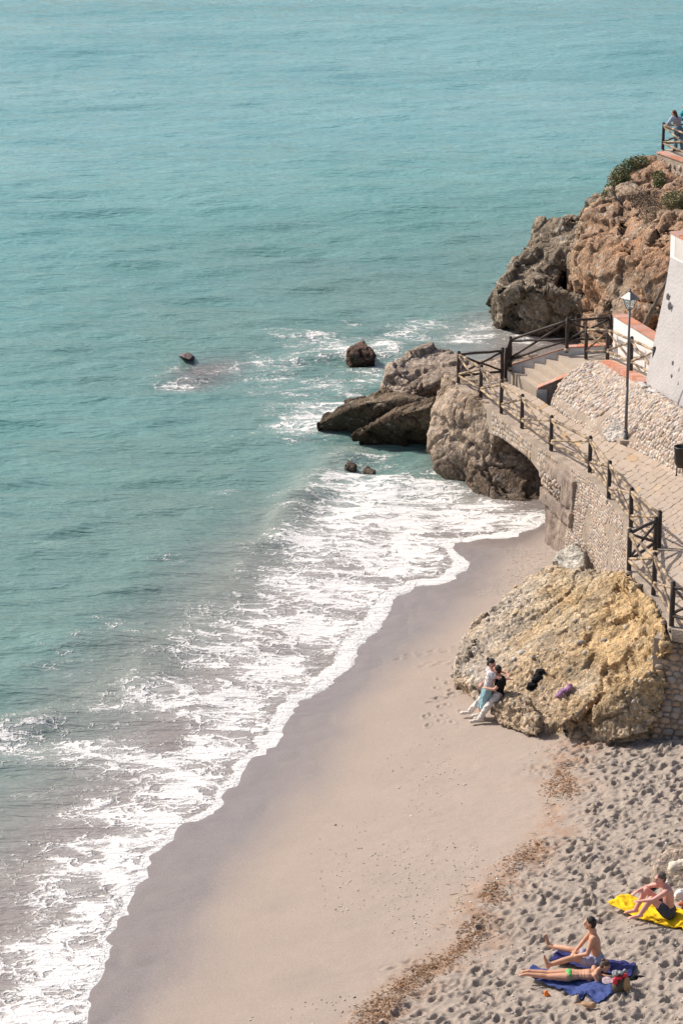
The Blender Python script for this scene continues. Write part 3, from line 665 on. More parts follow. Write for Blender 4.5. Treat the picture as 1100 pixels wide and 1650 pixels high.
# underside of the deck (z) along the outer edge: arch then ground
def under(i):      # i in dense index
    t = i/4
    ks = [(0, 1.2), (1, 1.55), (2, 1.9), (3, 2.12), (3.5, 1.95), (4, 1.25), (4.25, .7), (4.5, -.6), (13, -.6)]
    for a, b in zip(ks, ks[1:]):
        if a[0] <= t <= b[0]: u = (t-a[0])/(b[0]-a[0]); return a[1]*(1-u)+b[1]*u
    return -.6
def walkway():
    mb = MB(); V = []
    for i in range(ND):
        o, n = OWd[i], IWd[i]; V += [(o.x, o.y, o.z-.009), (n.x, n.y, n.z-.009), (n.x, n.y, o.z-.28), (o.x, o.y, o.z-.28)]
    Fc = []
    for i in range(ND-1):
        for a, b in ((0, 1), (1, 2), (2, 3), (3, 0)): Fc.append((4*i+a, 4*i+b, 4*i+4+b, 4*i+4+a))
    Fc += [(0, 1, 2, 3), (4*(ND-1)+3, 4*(ND-1)+2, 4*(ND-1)+1, 4*(ND-1))]
    mb.add(V, Fc); w_ = mb.build('walkway', M_mortar, None, smooth=False); tag(w_, 'pale flagstone footpath running along the sea wall', kind='structure')
    # flagstones
    rr = random.Random(3); cnt = 0
    def pt(s, t):
        s = min(max(s, 0), len(OW)-1.001); k = int(s); f = s-k; o = OW[k].lerp(OW[k+1], f); n = IW[k].lerp(IW[k+1], f); return o.lerp(n, t)
    s = 0.0
    while s < len(OW)-1.05:
        k = int(s); L = (OW[k+1]-OW[k]).length; ds = rr.uniform(.36, .56)/L; wid = (pt(s, 0)-pt(s, 1)).length; nt_ = max(2, int(wid/rr.uniform(.45, .62)))
        led = .34/wid; ts = [led]+[led+(1-led)*(j+rr.uniform(-.33, .33))/nt_ for j in range(1, nt_)]+[1]
        for a, b in zip(ts, ts[1:]):
            c = pt((s+ds/2), (a+b)/2); px, py = PXA(c.x, c.y, c.z)
            if px > 1115 or py > 1060: continue
            q = [(s+rr.uniform(-.02, .1)*ds, a), (s+rr.uniform(-.02, .1)*ds, b), (s+ds*rr.uniform(.98, 1.1), b), (s+ds*rr.uniform(.98, 1.1), a)]
            W = [pt(*e) for e in q]; g = .007; ct = sum(W, Vector())/4
            # chipped corners give an irregular outline of 6..8 corners
            poly = []
            for j in range(4):
                pr, cu, nx = W[j-1], W[j], W[(j+1) % 4]
                if rr.random() < .6: e1 = rr.uniform(.1, .3); e2 = rr.uniform(.1, .3); poly += [cu.lerp(pr, e1), cu.lerp(nx, e2)]
                else: poly.append(cu)
            poly = [p + (ct-p).normalized()*g for p in poly]; h = rr.uniform(-.003, .004)
            poly = [Vector((p.x, p.y, p.z+h)) for p in poly]
            mm = MB(); mm.prism([p-ct for p in poly], [p.z-ct.z-.05 for p in poly])
            m_ = M_flag if rr.random() < .96 else M_flagor
            o = mm.build('flagstone', m_, w_, smooth=False); o.location = ct; cnt += 1
        s += ds
    return w_
WALK = walkway()

def stone_mesh(seed):
    rr = random.Random(seed); bm = bmesh.new(); bmesh.ops.create_cube(bm, size=2); bmesh.ops.subdivide_edges(bm, edges=bm.edges, cuts=1, use_grid_fill=True)
    for v in bm.verts:
        v.co = v.co.normalized()*(.8+.2*v.co.length/1.4)*rr.uniform(.86, 1.1)
    bmesh.ops.triangulate(bm, faces=bm.faces)
    me = bpy.data.meshes.new('stone'); bm.to_mesh(me); bm.free(); return me
STONES = [stone_mesh(i) for i in range(8)]
def surf_frame(A, B, C_, D, u, v):
    """bilinear patch A(0,0) B(1,0) C(1,1) D(0,1)"""
    p = A*(1-u)*(1-v)+B*u*(1-v)+C_*u*v+D*(1-u)*v
    du = (B-A)*(1-v)+(C_-D)*v; dv = (D-A)*(1-u)+(C_-B)*u
    return p, du, dv
def stones_on(patches, size, parent, limit=300, proud=.35, palette=None, seed=1, gap=1.0, view_only=True, flat=.75, aspect=1.45, name='stone', mat_=None, courses=False, score=None, patchy=.42):
    """sets stones into wall patches; the largest-showing 300 are objects, the rest one joined part"""
    rr = random.Random(seed); items = []
    for (A, B, C_, D) in patches:
        Lu = ((B-A).length+(C_-D).length)/2; Lv = ((D-A).length+(C_-B).length)/2
        nv = max(1, int(Lv/(size*1.0*gap)))
        for j in range(nv):
            u = rr.uniform(0, .5)*size/max(Lu, .01)
            while u < 1:
                sx = size*rr.uniform(.65, 1.45); w_ = sx*aspect/Lu
                v = (j+.5+rr.uniform(-.2, .2)*(0.4 if courses else 1))/nv
                p, du, dv = surf_frame(A, B, C_, D, min(u+w_/2, 1), v); n = du.cross(dv).normalized()
                if vnoise(np.array([[p.x*1.3, p.y*1.3, p.z*1.3]]), seed)[0] > patchy: u += w_*gap; continue
                items.append((p, du.normalized(), n, sx*aspect*.5*rr.uniform(.85, 1.02), sx*.5*rr.uniform(.85, 1.1), rr.random(), rr.uniform(-.25, .25)*(0.4 if courses else 1)))
                u += w_*gap
    vis = []
    for it in items:
        px, py = PXA(*it[0])
        vis.append(-10 <= px <= 1110)
    order = [i for i in range(len(items)) if vis[i]]
    if score: order = [i for i in order if score(items[i][0])]
    order.sort(key=lambda i: -items[i][3]*items[i][4])
    single = set(order[:limit]); rest = MB(); m_ = mat_ or M_stone
    for i, (p, du, n, a, b, rnd, tw) in enumerate(items):
        if score and not score(p): continue
        if not vis[i] and not view_only: pass
        elif not vis[i]: continue
        if n.z < -.2 : n = -n
        up = n.cross(du).normalized(); R = Matrix((du, up, n)).transposed() @ Matrix.Rotation(tw, 3, 'Z')
        th = min(a, b)*flat; loc = p + n*(th*(proud-.5))
        if i in single:
            o = bpy.data.objects.new(name, STONES[int(rnd*8)]); COL.objects.link(o); o.parent = parent
            o.matrix_local = Matrix.Translation(loc-parent.location) @ R.to_4x4() @ Matrix.Diagonal((a, b, th, 1))
            if not o.data.materials: o.data.materials.append(m_); 
            o.material_slots[0].link = 'OBJECT'; o.material_slots[0].material = m_
        else:
            base = palette[int(rnd*991) % len(palette)] if palette else (.4, .34, .29)
            k = .75+.5*((rnd*57) % 1); rest.ball(loc, (a, b, th), R, lo=True, col=tuple(c*k for c in base))
    if rest.n: o = rest.build('small_stones', M_stonemix, parent, colors=True); o.location = -parent.location; tag(o, kind='stuff')
for me in STONES: me.materials.append(M_stone); me.polygons.foreach_set('use_smooth', np.ones(len(me.polygons), bool))
PAL = [(.40, .31, .24), (.34, .265, .21), (.45, .37, .30), (.38, .255, .19), (.31, .26, .22), (.47, .39, .31), (.41, .29, .20)]
PALW = [(.43, .36, .30), (.38, .31, .26), (.50, .44, .38), (.42, .30, .235), (.34, .295, .27), (.47, .39, .31)]

def arch_and_walls():
    # arch bridge: solid from deck underside down to the arch soffit, 2.4 m deep
    mb = MB(); V = []; n0 = 0; n1 = 18
    def inward(i): return (IWd[i]-OWd[i]).normalized()
    secs = list(range(0, 19))
    sub = []
    for i in secs[:-1]:
        for k in range(3): sub.append(i+k/3)
    sub.append(secs[-1])
    for s_ in sub:
        i = int(s_); f = s_-i; j = min(i+1, ND-1); o = OWd[i].lerp(OWd[j], f); n = IWd[i].lerp(IWd[j], f); d = (n-o); d.z = 0
        zt = o.z-.28; zb = min(under(s_), zt-.15)
        V += [(o.x, o.y, zt), (n.x, n.y, zt), (n.x, n.y, zb), (o.x, o.y, zb)]
    Fc = []; m_ = len(sub)
    for i in range(m_-1):
        for a, b in ((0, 1), (1, 2), (2, 3), (3, 0)): Fc.append((4*i+a, 4*i+b, 4*i+4+b, 4*i+4+a))
    Fc += [(0, 1, 2, 3), (4*(m_-1)+3, 4*(m_-1)+2, 4*(m_-1)+1, 4*(m_-1))]
    mb.add(V, Fc); arch = mb.build('stone_arch', M_mortar, None, smooth=False)
    tag(arch, 'rough stone arch carrying the walkway over the cove', 'arch')
    pat = []
    for i in range(0, 17):
        a = OWd[i]; b = OWd[i+1]; za = max(under(i), .0); zb = max(under(i+1), .0)
        if i > 16: break
        A = Vector((a.x, a.y, za)); B = Vector((b.x, b.y, zb)); C_ = Vector((b.x, b.y, b.z-.05)); D = Vector((a.x, a.y, a.z-.05))
        pat.append((A, B, C_, D))
    stones_on(pat, .13, arch, 300, .22, PAL, 4, .86, flat=.6, aspect=1.3)
    # pier standing below the springing
    mb = MB(); a = OWd[16]; b = OWd[20]; d = (b-a).normalized(); nrm = Vector((-d.y*0 + d.y, -d.x, 0)).normalized()
    if nrm.x > 0: nrm = -nrm
    c0 = a + nrm*.10; c1 = b + nrm*.12
    pier = empty('stone_pier', (c0.x, c0.y, 0))
    def block(zb, zt, o0, o1, e0, e1, m__, nm, seed):
        q = MB(); p0 = c0.lerp(c1, e0)+nrm*o0; p1 = c0.lerp(c1, e1)+nrm*o0; r0 = c0.lerp(c1, e0)-nrm*1.4; r1 = c0.lerp(c1, e1)-nrm*1.4
        q.hull([Vector((p.x, p.y, z)) for p in (p0, p1, r0, r1) for z in (zb, zt)])
        me = q.remeshed(nm, .04, 2); v = getco(me); n = getno(me)
        v = v + n*(.05*fbm(v*np.array((2.5, 2.5, 1)), 4, seed)+.02*fbm(v*8, 3, seed+1))[:, None]; setco(me, v)
        o = link(nm, me, m__); o.parent = pier; o.location = -pier.location; return o
    block(1.72, 2.58, .04, 0, 0, 1, M_pier, 'upper_block', 3); block(1.30, 1.72, .14, 0, -.05, 1.02, M_pier, 'ledge', 4); block(-.6, 1.30, .02, 0, .02, .95, M_pier, 'shaft', 5)
    tag(pier, 'weathered stepped stone pier at the right foot of the arch', 'pier')
    pt0 = c0+nrm*.09; pt1 = c1+nrm*.09
    stones_on([(Vector((pt0.x, pt0.y, 1.80)), Vector((pt1.x, pt1.y, 1.80)), Vector((pt1.x, pt1.y, 2.25)), Vector((pt0.x, pt0.y, 2.25)))], .13, pier, 120, .5, PALW, 9, .95, flat=.9, aspect=1.1)
    # pebble faced retaining wall from the pier to the jog, leaning out at the foot
    base_px = {19: (930, 888), 22: (945, 912), 26: (965, 935), 30: (985, 960), 34: (1002, 990), 38: (1012, 1010)}
    ks = sorted(base_px); top = []; bot = []
    for a_, b_ in zip(ks, ks[1:]):
        ga, gb = G(*base_px[a_]), G(*base_px[b_])
        for i in range(a_, b_):
            f = (i-a_)/(b_-a_); top.append(OWd[i] - Vector((0, 0, .035))); g = ga.lerp(gb, f); bot.append(Vector((g.x, g.y, g.z-.3)))
    top.append(OWd[ks[-1]]-Vector((0, 0, .03))); g = G(*base_px[ks[-1]]); bot.append(Vector((g.x, g.y, g.z-.3)))
    for i in range(len(bot)):      # a battered wall: foot 0.35 m out from the head
        t = top[i]; k = OWd[min(19+i, ND-1)]; inn_ = (IWd[19+i]-OWd[19+i]); inn_.z = 0; inn_.normalize(); bot[i] = Vector((t.x, t.y, bot[i].z)) - inn_*.45
    mb = MB(); V = []
    for i in range(len(top)):
        t, b = top[i], bot[i]; inn_ = (IWd[19+i]-OWd[19+i]); inn_.z = 0; inn_.normalize()
        for k in range(7): f = k/6; V.append(tuple(b.lerp(t, f)))
        bk = t+inn_*1.0; V += [(bk.x, bk.y, t.z-.24), (bk.x, bk.y, b.z)]
    Fc = []
    for i in range(len(top)-1):
        for k in range(8): Fc.append((9*i+k, 9*i+k+1, 9*i+10+k, 9*i+9+k))
        Fc.append((9*i+8, 9*i, 9*i+9, 9*i+17))
    Fc += [tuple(range(9)), tuple(9*(len(top)-1)+k for k in range(8, -1, -1))]
    # keep the head 3 cm below the deck slab's outer face line
    mb.add(V, Fc); w_ = mb.build('retaining_wall', M_mortar, None, smooth=False)
    tag(w_, 'pebble faced retaining wall between the arch pier and the big golden boulder', 'wall')
    pat = [(bot[i], bot[i+1], top[i+1], top[i]) for i in range(len(top)-1)]
    stones_on(pat, .105, w_, 300, .25, PALW, 14, .78, flat=.55, aspect=1.25)
    # wall beyond the boulder, stacked round stones
    A = P(1040, 995, 3.62); A = OW[11] + Vector((-.35, .25, -.05)); B = OW[12]+Vector((1.2, .0, -.05)); A.z = B.z = OW[11].z-.05
    mb = MB(); dr = (B-A).normalized(); nn = Vector((dr.y, -dr.x, 0)).normalized()
    if nn.y > 0: nn = -nn
    f0 = A - nn*.0; f1 = B; zb = .6
    mb.hull([Vector((p.x, p.y, z)) for p, z in ((f0+nn*.22, zb), (f1+nn*.22, zb), (f0, A.z-.25), (f1, A.z-.25), (f0-nn*1.2, zb), (f1-nn*1.2, zb), (f0-nn*1.2, A.z-.25), (f1-nn*1.2, A.z-.25))])
    w2 = mb.build('sea_wall', M_mortar, None, smooth=False); tag(w2, 'shaded wall of rounded stacked stones right of the big golden boulder', 'wall')
    stones_on([(f0+nn*.23+Vector((0, 0, zb-A.z)), f1+nn*.23+Vector((0, 0, zb-B.z)), f1-Vector((0, 0, .28)), f0-Vector((0, 0, .28)))], .15, w2, 300, .45, PAL, 24, .84, flat=.9, aspect=1.5, courses=True)
    return
arch_and_walls()
# rock masses under the arch and walkway corner
def arch_rocks():
    mb = MB()
    mb.hull([Q(*p) for p in [(733,628,82.6),(712,645,82.3),(698,668,82.2),(690,700,82.0),(690,724,81.8),(700,748,81.4),(735,784,80.9),(775,772,80.2),(800,700,79.6),(745,740,80.7),(700,715,81.5),(790,665,80.2),(760,642,80.9)]] + [Vector((3.2, 86, 1.9)), Vector((6, 85, 1.9)), Vector((4.2, 86, -.5)), Vector((6.5, 83, -.5)), Vector((3.1, 82.9, -.4)), Vector((4.3, 81.2, -.4))])
    mb.hull([Q(*p) for p in [(735,784,80.9),(765,808,79.4),(800,818,78.8),(850,822,78.5),(884,820,78.5),(884,770,79.4),(860,735,80.3),(820,712,80.6),(790,712,80.2),(760,740,80.1)]] + [Vector((5.5, 84, 1.7)), Vector((9, 82, 1.7)), Vector((4.8, 82, -.5)), Vector((8.2, 81, -.5)), Vector((9.5, 81, 1.5)), Vector((9.5, 80, -.5))])
    mb.hull([Vector(p) for p in [(3.6, 83.4, 1.85), (9, 82.5, 1.9), (9.5, 78.5, 1.5), (12, 90, 2.0), (4.2, 88.5, 1.8), (3.8, 88, -.6), (10, 79.5, -.6), (12, 90, -.6), (4.2, 83, -.6)]])
    me = mb.remeshed('arch_rock', .05, 4); v, c = conglomerate(me, (.275, .205, .15), (.36, .28, .215), 41, .12, .04, .14, .08, (.3, -.3, 1), .7, .12, .9, .16)
    wet = (1-sstep(.25, 1.3, v[:, 2]+.4*fbm(v, 2, 8)))[:, None]; c = c*(1-.5*wet)
    tag(finish_rock('arch_rock', me, v, c), 'massive pebbly rock under the walkway corner filling the back of the arch', 'rock')
    # block of fallen concrete rubble beside the pier
    mb = MB(); g = G(905, 925); 
    mb.hull([Q(*p) for p in [(889,905,69.6),(892,918,69.2),(905,926,68.8),(935,926,68.8),(942,910,69.2),(941,888,69.8),(925,876,70.4),(905,885,70.2)]] + [Q(940, 930, 69.6), Q(900, 925, 69.8), Q(930, 876, 71), Q(900, 890, 71)])
    me = mb.remeshed('fallen_rock', .03, 2); v, c = conglomerate(me, (.40, .37, .32), (.46, .43, .38), 44, .10, .03, .13, .06, (.4, 0, 1), 1.3, .15, 1, .12)
    tag(finish_rock('fallen_rock', me, v, c), 'jagged pale grey rock lying on the sand at the foot of the pier', 'rock')
arch_rocks()

def boulder():
    mb = MB()
    # tilted slab-like body: ridge line high at the right, falling to the sand at left
    top = [(790,985,65.2),(835,945,67.0),(850,927,67.4),(890,918,67.2),(935,932,66.2),(985,928,64.6),(1015,922,63.2),(1050,955,60.6),(1068,990,59.1),(1074,1025,58.0)]
    low = [(732,1098,61.6),(731,1072,62.4),(748,1030,63.9),(762,1005,64.8)]
    frontr = [(1070,1070,57.3),(1060,1120,57.0),(1050,1185,56.5),(1000,1198,56.7),(940,1198,57.3),(880,1195,57.9)]
    frontl = [(850,1178,58.5),(818,1160,59.4),(792,1138,60.2),(765,1115,61.0)]
    pts = [Q(*p) for p in top+low+frontr+frontl]
    under_ = [Vector((p.x, p.y+.8, -.2)) for p in pts]
    mid = [Q(900, 1000, 62.9), Q(980, 1000, 61.2), Q(840, 1060, 61.2)]
    mb.hull(pts + under_ + mid)
    # overhanging lip at the left, shaded block in front of it and bulges of the front
    mb.hull([Q(*p) for p in [(733,1095,61.3),(735,1065,62.2),(760,1030,63.2),(830,1040,62.2),(850,1090,60.2),(800,1112,60.2),(760,1112,60.9)]])
    mb.hull([Q(*p) for p in [(786,1128,59.5),(800,1112,59.9),(850,1125,58.8),(868,1160,57.9),(865,1188,57.8),(835,1182,58.4),(800,1166,59.0),(790,1150,59.3)]] + [Q(860, 1150, 59.5), Q(820, 1130, 60.5)])
    mb.hull([Q(*p) for p in [(900,1090,59.2),(940,1072,59.4),(985,1062,59.2),(1000,1085,58.4),(960,1120,57.7),(930,1150,57.2),(900,1172,57.3),(880,1150,58.0)]] + [Q(930, 1120, 60)])
    mb.hull([Q(*p) for p in [(960,1150,56.9),(985,1120,57.0),(1040,1080,56.6),(1075,1075,56.6),(1068,1130,56.3),(1045,1180,56.2),(1000,1192,56.3),(960,1190,56.7)]] + [Q(1030, 1130, 58)])
    mb.hull([Q(*p) for p in [(835,950,66.6),(870,922,67.0),(895,920,66.9),(905,940,66.2),(880,965,65.4),(840,975,65.8)]])
    mb.hull([Q(*p) for p in [(1008,924,61.5),(1048,964,58.9),(1070,1004,57.1),(1076,1036,56.1),(1068,1066,56.3),(1040,1050,58.4),(1000,990,61.6),(985,945,63.5)]])
    me = mb.remeshed('boulder', .03, 4); v, c = conglomerate(me, (.46, .345, .225), (.45, .375, .29), 51, .16, .05, .12, .07, (.45, -.35, 1), .6, .12, 1.15, .13)
    # ochre towards the top, greyer pebbly cement below
    t = sstep(.9, 2.8, v[:, 2] + .45*fbm(v*.8, 3, 77) - .06*(v[:, 0]-6))[:, None]
    gold = np.array((1.0, .93, .78)); grey = np.array((.93, .95, 1.02)); c = c*(gold*t + grey*(1-t))
    dirt = sstep(.25, .65, fbm(v*np.array((1.2, 1.2, .5)), 4, 78))[:, None]; c = c*(1-.25*dirt)
    o = finish_rock('boulder', me, v, c); tag(o, 'huge golden conglomerate boulder on the sand below the walkway fence', 'boulder')
    # pebbles one can pick out, set into the surface
    from mathutils.bvhtree import BVHTree
    bv = BVHTree.FromPolygons([tuple(p) for p in v], [tuple(p.vertices) for p in me.polygons])
    org = Vector((0, 0, CZ)); rr = random.Random(8)
    mp = [mat('pebble_white', (.46, .43, .41), .7, .1, 20, .1), mat('pebble_ochre', (.50, .37, .20), .75, .1, 20, .1), mat('pebble_grey', (.25, .235, .225), .7, .1, 20, .1), mat('pebble_buff', (.48, .41, .33), .8, .1, 20, .1)]
    spots = [(815,1046,9,7,0),(840,1052,12,9,0),(828,1062,9,6,0),(935,1035,13,5,2),(938,1022,10,6,1),(972,1032,12,5,2),(941,1052,9,6,3),(1007,1012,9,8,3),(1010,1027,6,7,1),(832,987,8,6,1),(785,998,8,6,3),(848,1000,9,5,3),(882,1003,8,5,1),(862,1008,9,6,1),(898,985,9,4,2),(925,1000,8,5,3),(760,1082,9,6,0),(748,1090,9,7,3),(830,946,8,7,1),(950,1012,8,5,3),(1045,1028,7,5,1),(1050,1060,6,5,0),(1020,1130,6,4,0),(1048,1170,8,6,1),(905,1003,7,4,3),(875,985,10,4,1)]
    for _ in range(110): spots.append((rr.uniform(745, 1070), rr.uniform(935, 1180), rr.uniform(3, 6.5), rr.uniform(2.5, 4.5), rr.choice((1, 3, 3, 3))))
    for (px, py, rx, ry, k) in spots:
        d = (Q(px, py, 60)-org).normalized(); hit = bv.ray_cast(org, d)
        if hit[0] is None: continue
        p, n = hit[0], hit[1]; s_ = 1/70
        q = bpy.data.objects.new('pebble', STONES[rr.randrange(8)]); COL.objects.link(q); q.parent = o
        R = n.to_track_quat('Z', 'Y').to_matrix() if n.length else Matrix.Identity(3)
        u = Vector((1, 0, 0)); u = (u - n*u.dot(n)).normalized(); w_ = n.cross(u); R = Matrix((u, w_, n)).transposed() @ Matrix.Rotation(rr.uniform(-.4, .4), 3, 'Z')
        q.matrix_local = Matrix.Translation(p+n*.01) @ R.to_4x4() @ Matrix.Diagonal((rx*s_*.55, max(ry*s_*.75, .03), min(rx, ry)*s_*.5, 1))
        q.material_slots[0].link = 'OBJECT'; q.material_slots[0].material = mp[k]
    return bv
BV = boulder()
ORG = Vector((0, 0, CZ))
def onboulder(px, py):
    h = BV.ray_cast(ORG, (Q(px, py, 60)-ORG).normalized()); return (h[0], h[1]) if h[0] is not None else (G(px, py), Vector((0, 0, 1)))

# ------------------------------------------------------------------ stairs, platform, embankment
def frame_strip(mb, a, b, w_, h, side=1):
    d = (b-a); d.z = 0; d.normalize(); n = Vector((-d.y, d.x, 0))*side
    pts = []
    for p in (a, b):
        for k in (0, 1):
            q = p + n*(w_*k); pts += [q, q-Vector((0, 0, h))]
    mb.hull(pts)
def stairs():
    zb, zt = 2.32, 3.3
    LB = P(820, 606, zb); LT = P(913, 572, zt); RB = P(872, 640, zb); 
    st = empty('stone_stairs', (LB.x, LB.y, zb)); off = st.location
    N = 5
    far0, far1 = P(818, 604, zb), P(915, 573, zt); far1.z = zb
    near0, near1 = P(866, 636, zb), P(948, 600, zt); near1.z = zb
    for k in range(N):
        f0 = k/N; f1 = 1.0; z1 = zb + (k+1)*(zt-zb)/N
        a = far0.lerp(far1, f0); b = near0.lerp(near1, f0); c = near0.lerp(near1, f1); d = far0.lerp(far1, f1)
        mb = MB(); e = (k+1)/N+.02 if k < N-1 else 1.0
        c = near0.lerp(near1, e); d = far0.lerp(far1, e)
        q = [Vector((p.x, p.y, z1-.0)) for p in (a, b, c, d)]; mb.prism([p-off for p in q], [-1.0]*4); mb.build('step', M_step, st, smooth=False)
    tag(st, 'short flight of pale concrete steps between two coped parapets', 'stairs')
    # seaward parapet with terracotta coping, follows the flight and then the platform
    par = empty('parapet', far0); off = far0.copy()
    nodes = [P(816, 606, zb), P(913, 573.5, zt-.02), P(962, 571, zt+.05), P(1000, 569, zt+.05)]
    hs = [.30, .24, .24, .24]
    for i in range(3):
        a, b = nodes[i], nodes[i+1]; mb = MB(); d = (b-a).normalized(); n = Vector((-d.y, d.x, 0)).normalized()
        if n.y < 0: n = -n
        ha, hb = hs[i], hs[i+1]; e = .0
        pts = [a+Vector((0, 0, ha)), b+Vector((0, 0, hb)), a+n*.26+Vector((0, 0, ha)), b+n*.26+Vector((0, 0, hb))]
        pts += [Vector((p.x, p.y, 1.2)) for p in pts]; mb.hull([p-off for p in pts]); mb.build('wall_face', M_whitew if i == 0 else M_white, par, smooth=False)
        L = (b-a).length; k = max(1, int(L/.30))
        for j in range(k):
            p = a.lerp(b, (j+.03)/k)+Vector((0, 0, ha+(hb-ha)*(j/k)+.003)); q = a.lerp(b, (j+.97)/k)+Vector((0, 0, ha+(hb-ha)*((j+1)/k)+.003)); mt = MB()
            u = (q-p); nn = n; w0, w1 = -.02, .29
            pp = [p+nn*w0, q+nn*w0, q+nn*w1, p+nn*w1]; mt.hull([x-off for x in pp]+[x-off+Vector((0, 0, .035)) for x in pp]); mt.build('coping_tile', M_terra, par, smooth=False)
    tag(par, 'low whitewashed parapet with terracotta coping climbing on the sea side of the steps', 'parapet')
    # landward short parapet
    a = P(866, 640, zb); b = P(925, 606, 3.02); off = a.copy(); p2 = empty('parapet', a); d = (b-a); d.z = 0; d.normalize(); n = Vector((-d.y, d.x, 0))
    if n.y > 0: n = -n
    mb = MB(); pts = [a+Vector((0, 0, .34)), b+Vector((0, 0, .14)), a+n*.32+Vector((0, 0, .34)), b+n*.32+Vector((0, 0, .14))]; pts += [Vector((p.x, p.y, 1.5)) for p in pts]
    mb.hull([p-off for p in pts]); mb.build('wall_face', M_mortar, p2, smooth=False)
    mb = MB(); pe = a.copy(); pts = [pe-d*.02+n*-.03, pe+d*.30+n*-.03, pe+d*.30+n*.36, pe-d*.02+n*.36]; mb.prism([p-off+Vector((0, 0, .335)) for p in pts], -1); mb.build('end_pillar', M_whitew, p2, smooth=False)
    k = 6
    for j in range(k):
        p = a.lerp(b, (j+.02)/k); q = a.lerp(b, (j+.98)/k); p = p+Vector((0, 0, .345-.2*j/k)); q = q+Vector((0, 0, .345-.2*(j+1)/k)); mt = MB(); pp = [p-n*.04, q-n*.04, q+n*.37, p+n*.37]
        mt.hull([x-off for x in pp]+[x-off+Vector((0, 0, .035)) for x in pp]); mt.build('coping_tile', M_terra, p2, smooth=False)
    tag(p2, 'short low parapet with terracotta coping on the landward side of the steps', 'parapet')
    # platform
    PF = [P(913, 573, zt), P(985, 569, 3.45), P(1048, 566, 3.8), P(1150, 560, 3.9), P(1150, 660, 4.3), P(1046, 617, 4.2), P(1016, 600, 3.95), P(978, 582, 3.55), P(946, 580, 3.35), P(948, 600, zt-.02)]
    mb = MB(); mb.prism(PF, 1.0)
    bm = bmesh.new(); me = mb.mesh('upper_platform'); bm.from_mesh(me); bmesh.ops.triangulate(bm, faces=[f for f in bm.faces if len(f.verts) > 4]); bmesh.ops.recalc_face_normals(bm, faces=bm.faces); bm.to_mesh(me); bm.free()
    o = link('upper_platform', me, M_step, None, False); tag(o, 'paved landing at the top of the steps', kind='structure')
    # terracotta kerb along the platform's front edge
    kb = empty('brick_kerb', PF[7]); off = PF[7].copy()
    for (a, b) in ((PF[7], PF[6]), (PF[6], PF[5])):
        k = max(1, int((b-a).length/.24)); d = (b-a).normalized(); n = Vector((d.y, -d.x, 0)).normalized()
        if n.y > 0: n = -n
        for j in range(k):
            p = a.lerp(b, (j+.03)/k); q = a.lerp(b, (j+.97)/k); mt = MB(); pp = [p+n*.20, q+n*.20, q-n*.08, p-n*.08]; mt.hull([x-off+Vector((0, 0, -.12)) for x in pp]+[x-off+Vector((0, 0, .045)) for x in pp]); mt.build('kerb_tile', M_terra, kb, smooth=False)
    tag(kb, 'terracotta tile kerb under the platform fence', 'kerb')
    # rubble embankment between walkway and platform
    lowp = [P(885, 652, 2.42), P(912, 672, 2.5), P(945, 692, 2.6), P(972, 708, 2.72), P(1003, 716, 2.82), P(1030, 728, 2.9), P(1062, 748, 3.0), P(1102, 772, 3.1), P(1160, 800, 3.2)]
    higp = [P(925, 600, 3.16), P(944, 584, 3.35), P(962, 583, 3.42), P(978, 588, 3.52), P(1000, 598, 3.72), P(1030, 614, 4.05), P(1050, 628, 4.2), P(1100, 660, 4.28), P(1160, 700, 4.3)]
    lo, hi = densify(lowp, 6), densify(higp, 6); rows = 16
    X = np.zeros((rows, len(lo))); Y = X.copy(); Z = X.copy()
    for i in range(len(lo)):
        for r in range(rows):
            f = r/(rows-1); p = lo[i].lerp(hi[i], f); X[r, i], Y[r, i] = p.x, p.y; Z[r, i] = p.z + .28*math.sin(math.pi*f)**.8*(1) + (.0 if r else -.15)
    pp = np.stack((X.reshape(-1), Y.reshape(-1), Z.reshape(-1)), 1); Z += (.12*fbm(pp*.9, 3, 5)).reshape(X.shape)*np.sin(np.linspace(0, math.pi, rows))[:, None]
    me = gridmesh('rubble_bank', X, Y, Z); bank = link('rubble_bank', me, M_mortar); tag(bank, 'sloping bank of pale mortared rubble between the walkway and the platform', 'embankment')
    pat = []
    for i in range(0, len(lo)-1, 2):
        for r in range(0, rows-1, 3):
            i2 = min(i+2, len(lo)-1); r2 = min(r+3, rows-1); g = lambda a, b: Vector((X[a, b], Y[a, b], Z[a, b])); pat.append((g(r, i), g(r, i2), g(r2, i2), g(r2, i)))
    mS = mat('bank_stone', (.46, .37, .30), .88, .14, 9, .35, 30, .2, objvar=.2, fine=.15)
    stones_on(pat, .14, bank, 300, .42, [(.50, .43, .38), (.44, .385, .34), (.57, .52, .47), (.48, .36, .29), (.54, .45, .35), (.40, .35, .33)], 33, .95, flat=.85, aspect=1.15, mat_=mS, patchy=.75)
    # larger end rock by the lamp
    mb = MB(); mb.hull([Q(*p) for p in [(968,700,75.3),(985,672,76.0),(1008,672,76.0),(1012,700,75.0),(1003,712,74.8),(980,712,74.9)]]+[Q(1000, 690, 76.8), Q(975, 700, 76.5)])
    me = mb.remeshed('corner_rock', .03, 3); v, c = conglomerate(me, (.36, .32, .29), (.46, .42, .38), 54, .06, .02, .12, 0, (0, 0, 1), 1.3, .1, .7, .05); q = finish_rock('corner_rock', me, v, c); q.parent = bank
stairs()

